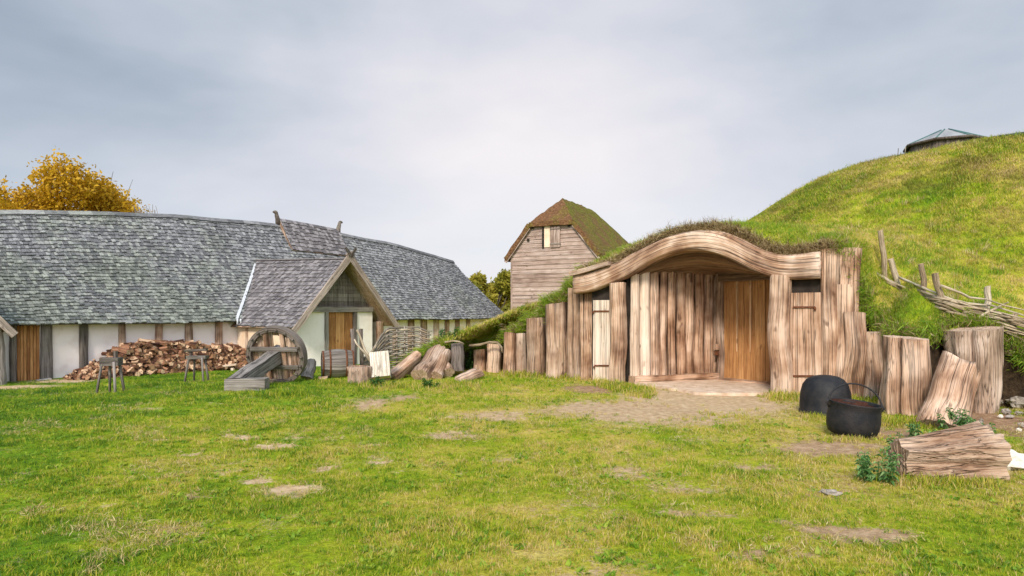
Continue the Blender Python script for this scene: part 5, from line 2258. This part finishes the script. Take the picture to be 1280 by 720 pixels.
def tree(label, base, h, R_, mat, nl, size, seed, name='tree', barkmat='grey_dark', twigs=30, low=.35):
    r_ = random.Random(seed)
    t = empty(name, base, label, 'tree')
    mb = MB()
    b = Vector(base)
    mb.log(b - Vector((0, 0, .3)), b + Vector((0, 0, h * .5)), h * .035, h * .022, seg=12, rings=8, irr=.12, bend=.15, flare=.5, capmi=0)
    cen = []
    for k in range(34):
        a = r_.random() * 6.28
        q = math.sqrt(r_.random())
        zz = low + (1 - low) * r_.random()
        rad = R_ * math.sqrt(max(.05, 1 - ((zz - .45 - low * .2) / .62) ** 2)) * q * .86
        c = b + Vector((math.cos(a) * rad, math.sin(a) * rad, h * zz * .93))
        cen.append((c.x, c.y, c.z, R_ * r_.uniform(.14, .27)))
        st_ = b + Vector((0, 0, h * r_.uniform(.25, .5)))
        mid = st_.lerp(c, .5) + Vector((0, 0, -.04 * h + r_.uniform(0, .05) * h))
        mb.tube([st_, mid, c, c + (c - mid) * .35], h * .012, 6, r1=h * .003)
    mb.build('trunk', [M[barkmat]], t)
    # thin twigs poking out of the crown
    mt = MB()
    for k in range(twigs):
        c = r_.choice(cen)
        d = Vector((r_.gauss(0, .6), r_.gauss(0, .6), abs(r_.gauss(.9, .4)))).normalized()
        p = Vector(c[:3])
        mt.tube([p, p + d * c[3] * 1.0, p + d * c[3] * 1.75 + Vector((r_.gauss(0, .1), 0, .1))], .03, 4, r1=.01)
    mt.build('twigs', [M[barkmat]], t)
    crown('crown', t, cen, nl, size, mat, seed)
    return t


gb = Vector((-24.8, 37, -.6))
tree('golden orange autumn tree rising behind the left end of the hall roof', gb, 9.6, 4.9, 'leaf_gold', 80000, .20, 5, low=.3, twigs=40)
tree('olive and yellow bushy tree behind the far end of the hall beside the barn', Vector((-1.3, 55, -.9)), 5.6, 3.2, 'leaf_olive', 30000, .30, 8, name='bushy_tree', low=.1, twigs=10)
tree('darker olive tree peeking past the hall roof end, partly hidden by the barn', Vector((1.0, 62, -.9)), 5.9, 3.6, 'leaf_olive', 24000, .30, 9, name='bushy_tree', low=.1, twigs=10)
# bare twigs behind the roof
tw = MB()
bt = Vector((-16.8, 33.5, -.5))
for k in range(26):
    r_ = rng
    a = bt + Vector((0, 0, 3))
    e = at(rng.uniform(166, 200), rng.uniform(255, 268), 33.5)
    m_ = a.lerp(e, .5) + Vector((rng.gauss(0, .2), 0, rng.gauss(0, .1)))
    tw.tube([bt + Vector((rng.gauss(0, .1), 0, 0)), a, m_, e], .03, 4, r1=.012)
o = tw.build('bare_shrub', [M['grey_dark']], loc=bt)
tag(o, 'bare twiggy shrub showing just above the hall roof right of the golden tree', 'shrub')


# distant treeline so the far horizon is closed
V = []
cen = []
rr = random.Random(3)
for k in range(150):
    a = R(-62) + R(124) * k / 150
    d = 150 + rr.uniform(-12, 20)
    cen.append((math.sin(a) * d, math.cos(a) * d, rr.uniform(-.5, 2.0) - 1.5, rr.uniform(3, 5)))
Vv, Ff, rn = leaf_cloud(cen, 14000, 1.1, 3, shell=.8, flat=.6)
me = make_mesh('distant_hedge', Vv, Ff, [M['leaf_olive']], None, rn)
o = bpy.data.objects.new('distant_hedge', me); COL.objects.link(o)
tag(o, 'far dark hedge line along the horizon', 'hedge', kind='stuff')


# leafy weeds
def weed(px, py, w, h, mat, n, size, label, seed, cat='plant', name='nettle_plant', group=None):
    g = land(px, py)
    s_ = g.y / FPX
    r_ = random.Random(seed)
    t = empty(name, g, label, cat, group)
    mb = MB(); cen = []
    ns = max(4, int(w / 5))
    V = []; F = []; rn = []
    for k in range(ns):
        a = r_.random() * 6.28
        rad = w * s_ / 2 * math.sqrt(r_.random())
        hh_ = h * s_ * r_.uniform(.5, 1.0)
        b = g + Vector((math.cos(a) * rad * .6, math.sin(a) * rad * .6, -.03))
        tp = g + Vector((math.cos(a) * rad, math.sin(a) * rad * .8, hh_))
        mb.tube([b, b.lerp(tp, .5) + Vector((0, 0, .02)), tp], .006, 4, r1=.003)
        nl = n // ns
        for q in range(nl):
            kk = .15 + .85 * (q / nl)
            c = b.lerp(tp, kk)
            aa = q * 2.4 + r_.uniform(-.4, .4)
            L = size * (1.15 - .5 * kk) * r_.uniform(.7, 1.2)
            d = Vector((math.cos(aa), math.sin(aa), r_.uniform(-.25, .35))).normalized()
            sd__ = d.cross(Vector((0, 0, 1))).normalized()
            i_ = len(V)
            V += [c, c + d * L * .45 + sd__ * L * .28 + Vector((0, 0, .02)), c + d * L * .5 + Vector((0, 0, -.0)), c + d * L * .45 - sd__ * L * .28 + Vector((0, 0, .02)), c + d * L + Vector((0, 0, -L * .25))]
            F += [(i_, i_ + 1, i_ + 2), (i_, i_ + 2, i_ + 3), (i_ + 1, i_ + 4, i_ + 2), (i_ + 2, i_ + 4, i_ + 3)]
            rn += [r_.random()] * 5
    mb.build('stem', [M['leaf_green']], t)
    me = make_mesh('leaves', [tuple(v - g) for v in V], F, [M[mat]], None, rn)
    o = bpy.data.objects.new('leaves', me); COL.objects.link(o); o.parent = t
    return t


weed(1095, 602, 66, 46, 'leaf_nettle', 190, .085, 'leafy green nettle clump at the left end of the lying stump', 1)
weed(1112, 570, 34, 36, 'leaf_nettle', 120, .08, 'pale green weed standing just behind the left end of the lying stump', 2)
weed(1196, 538, 50, 30, 'leaf_nettle', 200, .09, 'green nettles between the leaning log and the lying stump', 3)
weed(1228, 545, 34, 24, 'leaf_nettle', 90, .08, 'small nettles above the right end of the lying stump', 4)
weed(1152, 548, 36, 24, 'leaf_nettle', 90, .08, 'low weeds at the foot of the leaning log', 5)
weed(585, 462, 34, 36, 'leaf_green', 320, .14, 'dark green leafy shrub between the dark stump and the short posts', 6, 'shrub', 'leafy_shrub')
weed(556, 434, 34, 26, 'leaf_green', 240, .14, 'yellow-green tuft of leaves on top of the left end of the bank', 7, 'shrub', 'leafy_shrub')
weed(500, 447, 34, 22, 'leaf_green', 260, .14, 'dark green patch of leaves behind the pale cut block', 8, 'shrub', 'leafy_shrub')
weed(478, 484, 34, 14, 'leaf_green', 160, .10, 'low green weeds below the pale cut block', 9, 'plant', 'weed')
weed(540, 484, 30, 12, 'leaf_green', 120, .09, 'low green weeds at the feet of the leaning logs', 10, 'plant', 'weed')

# ------------------------------------------------------------------ grass
SRC = bpy.data.collections.new('tuft_sources')       # not linked to the scene


def make_tuft(name, nb, h, w, spread, seed, mat, lean=.5):
    r_ = random.Random(seed)
    V = []; F = []; rn = []
    for k in range(nb):
        a = r_.random() * 6.28
        b = Vector((r_.gauss(0, spread), r_.gauss(0, spread), -.01))
        hh_ = h * r_.uniform(.45, 1.15)
        ln = r_.uniform(.1, lean) * hh_
        d = Vector((math.cos(a), math.sin(a), 0)); s_ = Vector((-d.y, d.x, 0)) * w * r_.uniform(.6, 1.2) / 2
        i_ = len(V)
        V += [b - s_, b + s_, b + d * ln * .35 + Vector((0, 0, hh_ * .6)) + s_ * .8, b + d * ln * .35 + Vector((0, 0, hh_ * .6)) - s_ * .8, b + d * ln + Vector((0, 0, hh_))]
        F += [(i_, i_ + 1, i_ + 2, i_ + 3), (i_ + 3, i_ + 2, i_ + 4)]
        rn += [r_.random()] * 5
    me = make_mesh(name, V, F, [M[mat]], None, rn)
    o = bpy.data.objects.new(name, me)
    return o


def scatter(name, pos, rots, scl, sources, label, cat):
    col = bpy.data.collections.new(name + '_src')
    for s_ in sources:
        col.objects.link(s_)
    me = bpy.data.meshes.new(name)
    me.vertices.add(len(pos))
    me.vertices.foreach_set('co', np.asarray(pos, dtype=np.float32).ravel())
    a = me.attributes.new('rot', 'FLOAT_VECTOR', 'POINT'); a.data.foreach_set('vector', np.asarray(rots, dtype=np.float32).ravel())
    a = me.attributes.new('scl', 'FLOAT', 'POINT'); a.data.foreach_set('value', np.asarray(scl, dtype=np.float32).ravel())
    me.update()
    o = bpy.data.objects.new(name, me)
    COL.objects.link(o)
    ng = bpy.data.node_groups.new(name, 'GeometryNodeTree')
    ng.interface.new_socket('Geometry', in_out='INPUT', socket_type='NodeSocketGeometry')
    ng.interface.new_socket('Geometry', in_out='OUTPUT', socket_type='NodeSocketGeometry')
    gi = ng.nodes.new('NodeGroupInput'); go = ng.nodes.new('NodeGroupOutput')
    ci = ng.nodes.new('GeometryNodeCollectionInfo')
    ci.inputs['Collection'].default_value = col
    ci.inputs['Separate Children'].default_value = True
    ci.inputs['Reset Children'].default_value = True
    ip = ng.nodes.new('GeometryNodeInstanceOnPoints')
    ip.inputs['Pick Instance'].default_value = True
    ra = ng.nodes.new('GeometryNodeInputNamedAttribute'); ra.data_type = 'FLOAT_VECTOR'; ra.inputs['Name'].default_value = 'rot'
    sa = ng.nodes.new('GeometryNodeInputNamedAttribute'); sa.data_type = 'FLOAT'; sa.inputs['Name'].default_value = 'scl'
    er = ng.nodes.new('FunctionNodeEulerToRotation')
    ng.links.new(gi.outputs[0], ip.inputs['Points'])
    ng.links.new(ci.outputs[0], ip.inputs['Instance'])
    ng.links.new(ra.outputs[0], er.inputs[0])
    ng.links.new(er.outputs[0], ip.inputs['Rotation'])
    ng.links.new(sa.outputs[0], ip.inputs['Scale'])
    ng.links.new(ip.outputs[0], go.inputs[0])
    md = o.modifiers.new('scatter', 'NODES'); md.node_group = ng
    return tag(o, label, cat, kind='stuff')


nr = np.random.RandomState(11)


def bz_many(X, Y):
    return np.array([base_z(x, y) for x, y in zip(X, Y)])


bands = [(3.4, 6.5, 620), (6.5, 10, 360), (10, 15, 150), (15, 24, 60)]
XS = []; YS = []; SC = []
for (y0, y1, dens) in bands:
    hw0 = lambda y: y * .95 + 3.0
    area = (hw0(y0) + hw0(y1)) * (y1 - y0)
    n = int(area * dens)
    y = y0 + (y1 - y0) * nr.rand(n); x = (nr.rand(n) * 2 - 1) * hw0(y1)
    k = np.abs(x) < hw0(y)
    x, y = x[k], y[k]
    XS.append(x); YS.append(y); SC.append(np.full(x.shape, {3.4: 1.0, 6.5: 1.15, 10: 1.6, 15: 2.0}[y0]))
X = np.concatenate(XS); Y = np.concatenate(YS); SC = np.concatenate(SC)
D_, _ = dirt_np(X, Y)
wn_ = np.array([0.30 * nz(x * .9, y * .9, 4) + .2 * nz(x * 2.6, y * 2.6, 14) + .35 * nz(x * 5.5, y * 5.5, 2) for x, y in zip(X, Y)])
keep = (D_ + wn_ * .9 + .25 * nr.normal(size=X.shape)) < 0.40
keep &= ~in_poly(X, Y)
mh = (X - HA.x) * HN.x + (Y - HA.y) * HN.y
th_ = (X - HA.x) * HD.x + (Y - HA.y) * HD.y
keep &= mh > .25
keep &= ~((th_ > PT - 2.4) & (th_ < PT + 2.4) & (mh < PS - .5))
keep &= ~((th_ > tA_) & (th_ < tB_) & (mh < 1.0))
FX0, FY0 = fac(770).x, fac(770).y
ff = (X - PF.x) * FOUT.x + (Y - PF.y) * FOUT.y
aa_ = (X - PF.x) * FDIR.x + (Y - PF.y) * FDIR.y
keep &= ~((np.abs(aa_) < 1.9) & (ff < .3) & (ff > -3))
X, Y, SC, D_ = X[keep], Y[keep], SC[keep], D_[keep]
Z = bz_many(X, Y)
SC = SC * (.6 + .7 * nr.rand(len(X))) * (1 - .35 * np.clip(D_, 0, 1))
patch = np.array([nz(x * 1.1, y * 1.1, 31) for x, y in zip(X, Y)])
SC *= 1 + .7 * patch
rot = np.stack([nr.normal(size=len(X)) * .18, nr.normal(size=len(X)) * .18, nr.rand(len(X)) * 6.28], 1)
print('lawn tufts', len(X))
tufts = [make_tuft('grass_tuft', 20, .034, .0048, .022, s_, 'blade', 1.1) for s_ in range(5)]
scatter('lawn_grass', np.stack([X, Y, Z], 1), rot, SC, tufts, 'short patchy green and yellow lawn grass', 'grass')

# taller grass fringes along the feet of timbers
FX = []
def fringe(px0, px1, py0, py1, n, s0):
    for k in range(n):
        q = rng.random()
        px = px0 + (px1 - px0) * q; py = py0 + (py1 - py0) * q + rng.gauss(0, 1.6)
        p = ground_at(px, py)
        FX.append((p.x, p.y, p.z, s0 * rng.uniform(.6, 1.3)))
fringe(630, 742, 467, 474, 300, 2.2)
fringe(748, 815, 480, 492, 190, 2.0)
fringe(765, 812, 486, 496, 120, 1.6)
fringe(960, 1030, 497, 500, 150, 2.0)
fringe(1060, 1110, 501, 505, 110, 2.0)
fringe(1100, 1165, 529, 533, 130, 1.6)
fringe(1120, 1250, 604, 608, 160, 1.3)
fringe(470, 600, 484, 482, 240, 1.8)
fringe(396, 470, 478, 484, 130, 1.7)
fringe(318, 384, 495, 494, 110, 1.6)
fringe(1002, 1030, 522, 523, 50, 1.2)
fringe(1034, 1096, 550, 548, 60, 1.0)
FX = np.array(FX)
rot = np.stack([nr.normal(size=len(FX)) * .2, nr.normal(size=len(FX)) * .2, nr.rand(len(FX)) * 6.28], 1)
tf2 = [make_tuft('long_tuft', 16, .07, .006, .03, 40 + s_, 'blade', .8) for s_ in range(3)]
scatter('long_grass', FX[:, :3], rot, FX[:, 3], tf2, 'longer grass tufts round the feet of posts, logs and stumps', 'grass')

# mound grass
mv = np.array([tuple(v.co) for v in mound.data.vertices])
PX = []
for k in range(70000):
    i = nr.randint(0, NP); j = nr.rand() ** 1.0
    # pick a spot by distance from the front edge
    a = pts[i][0]
    v = (nr.rand()) ** 1.25
    x = a.x + (CM.x - a.x) * v; y = a.y + (CM.y - a.y) * v
    if y > 30 or (x > y * .85) or x < -4 or not (i < NP * .97):
        continue
    PX.append((x, y))
PX = PX[:42000]
MP = []
for (x, y) in PX:
    h = MOUND_BVH.ray_cast(Vector((x, y, 30)), Vector((0, 0, -1)), 60)
    if h[0] is None:
        continue
    MP.append((x, y, h[0].z - .01, h[1].x, h[1].y))
MP = np.array(MP)
n = len(MP)
print('mound tufts', n)
rot = np.stack([-MP[:, 4] * .5 + nr.normal(size=n) * .15, MP[:, 3] * .5 + nr.normal(size=n) * .15, nr.rand(n) * .5], 1)
dist = np.hypot(MP[:, 0], MP[:, 1])
scl = (.7 + .6 * nr.rand(n)) * np.clip(dist / 11, 1.1, 2.2)
tf3 = [make_tuft('bank_tuft', 18, .045, .0065, .045, 60 + s_, 'blade', 1.1) for s_ in range(4)]
scatter('mound_grass', MP[:, :3], rot, scl, tf3, 'rough green and olive grass growing over the mound', 'grass')

# shaggy dead grass hanging from the turf edge
EP = []; EG = []
for i, (p, isf) in enumerate(pts):
    if not isf:
        inr = (p.x > -2.6 and p.y < 19.3 and p.x < 9.5 and p.y > 10.8)
        if not inr:
            continue
    nn = 26 if isf else 16
    out = Vector((p.x - CM.x, p.y - CM.y, 0)).normalized()
    if isf:
        out = FOUT
    for k in range(nn):
        z = V_z = mound.data.vertices[i * (NVR + 1)].co.z
        q = p + Vector((rng.gauss(0, .05), rng.gauss(0, .05), 0)) + out * rng.uniform(-.02, .07)
        dz_ = -rng.random() * (.16 if isf else .12) + .03
        tiltang = rng.uniform(.5, 2.2)
        ang = math.atan2(out.y, out.x) + rng.gauss(0, .4)
        (EP if (isf or rng.random() < .2) else EG).append((q.x, q.y, z + dz_, tiltang, ang, rng.uniform(.8, 1.6) * (1.2 if isf else 1.3)))
tf4 = [make_tuft('dry_tuft', 22, .11, .006, .035, 80 + s_, 'straw', .7) for s_ in range(3)]
tf4g = [make_tuft('green_tuft', 18, .10, .006, .04, 90 + s_, 'blade_lush', .7) for s_ in range(3)]


def edge_scatter(name, E, src, label):
    E = np.array(E)
    rots = []
    for e in E:
        axv = Vector((-math.sin(e[4]), math.cos(e[4]), 0))
        Rm = Matrix.Rotation(e[3], 3, axv) @ Matrix.Rotation(rng.random() * 6.28, 3, 'Z')
        eu = Rm.to_euler()
        rots.append((eu.x, eu.y, eu.z))
    scatter(name, E[:, :3], rots, E[:, 5], src, label, 'grass')


BD_ = []
for k in range(9000):
    i = nr.randint(0, NP)
    p, isf = pts[i]
    if p.x < -3 or p.y > 19.5 or p.x > 10.5 or p.y < 9.5:
        continue
    D = math.hypot(CM.x - p.x, CM.y - p.y)
    d = (abs(nr.normal()) * .55 + .02)
    x = p.x + (CM.x - p.x) / D * d; y = p.y + (CM.y - p.y) / D * d
    h = MOUND_BVH.ray_cast(Vector((x, y, 30)), Vector((0, 0, -1)), 60)
    if h[0] is None:
        continue
    out = Vector((p.x - CM.x, p.y - CM.y, 0)).normalized()
    BD_.append((x, y, h[0].z - .01, rng.uniform(.2, 1.0), math.atan2(out.y, out.x) + rng.gauss(0, .6), rng.uniform(.6, 1.3)))
edge_scatter('bank_grass', BD_, tf4g, 'long lush grass on the steep bank just behind the timbers')
edge_scatter('turf_edge', EP, tf4, 'shaggy brown dead grass hanging along the cut turf edge')
edge_scatter('bank_edge_grass', EG, tf4g, 'green grass hanging over the tops of the side timbers')

# broad-leaved weeds low in the turf
n = 2600
y = 3.5 + 13 * nr.rand(n) ** 1.2; x = (nr.rand(n) * 2 - 1) * (y * .8 + .5)
d_, _ = dirt_np(x, y)
k = (d_ < .5) & ~in_poly(x, y) & (((x - HA.x) * HN.x + (y - HA.y) * HN.y) > 1.5) & (np.array([nz(a * .8, b * .8, 77) for a, b in zip(x, y)]) > -.08)
x, y = x[k], y[k]; n = len(x)
rot = np.stack([nr.normal(size=n) * .1, nr.normal(size=n) * .1, nr.rand(n) * 6.28], 1)
tf6 = [make_tuft('clover', 12, .022, .020, .02, 140 + s_, 'blade_lush', 2.6) for s_ in range(3)]
scatter('lawn_weeds', np.stack([x, y, bz_many(x, y) + .012], 1), rot, .7 + .8 * nr.rand(n), tf6, 'small broad-leaved weeds low in the lawn', 'weeds')
# coarse tussocks on the mound
TU = []
for k in range(1500):
    i = nr.randint(0, len(MP))
    if nz(MP[i, 0] * .5, MP[i, 1] * .5, 41) > -.02:
        TU.append((MP[i, 0], MP[i, 1], MP[i, 2]))
TU = np.array(TU); n = len(TU)
rot = np.stack([nr.normal(size=n) * .25, nr.normal(size=n) * .25, nr.rand(n) * 6.28], 1)
tf7 = [make_tuft('tussock', 46, .13, .008, .06, 160 + s_, ['blade_lush', 'blade', 'straw_pale'][s_], 1.2) for s_ in range(3)]
scatter('tussocks', TU, rot, .6 + .9 * nr.rand(n), tf7, 'coarse taller grass tussocks dotted over the mound', 'grass')

# dry straw tufts in the worn lawn
n = 24000
y = 3.5 + 15 * nr.rand(n) ** 1.3; x = (nr.rand(n) * 2 - 1) * (y * .8 + .5)
d_, _ = dirt_np(x, y)
wv = np.array([nz(a * .7, b * .7, 55) + .5 * nz(a * 2.1, b * 2.1, 5) for a, b in zip(x, y)])
k = (((d_ > .15) & (d_ < .62) & (nr.rand(n) < .55)) | (wv > .36)) & ~in_poly(x, y)
mh = (x - HA.x) * HN.x + (y - HA.y) * HN.y
k &= mh > 1.5
x, y = x[k], y[k]
n = len(x)
print('straw', n)
rot = np.stack([nr.normal(size=n) * .7, nr.normal(size=n) * .7, nr.rand(n) * 6.28], 1)
tf5 = [make_tuft('straw_tuft', 10, .05, .005, .03, 120 + s_, 'straw_pale', 1.2) for s_ in range(3)]
scatter('dry_straw', np.stack([x, y, bz_many(x, y) + .004], 1), rot, .6 + .6 * nr.rand(n), tf5, 'dry straw-coloured grass in the worn parts of the lawn', 'grass')
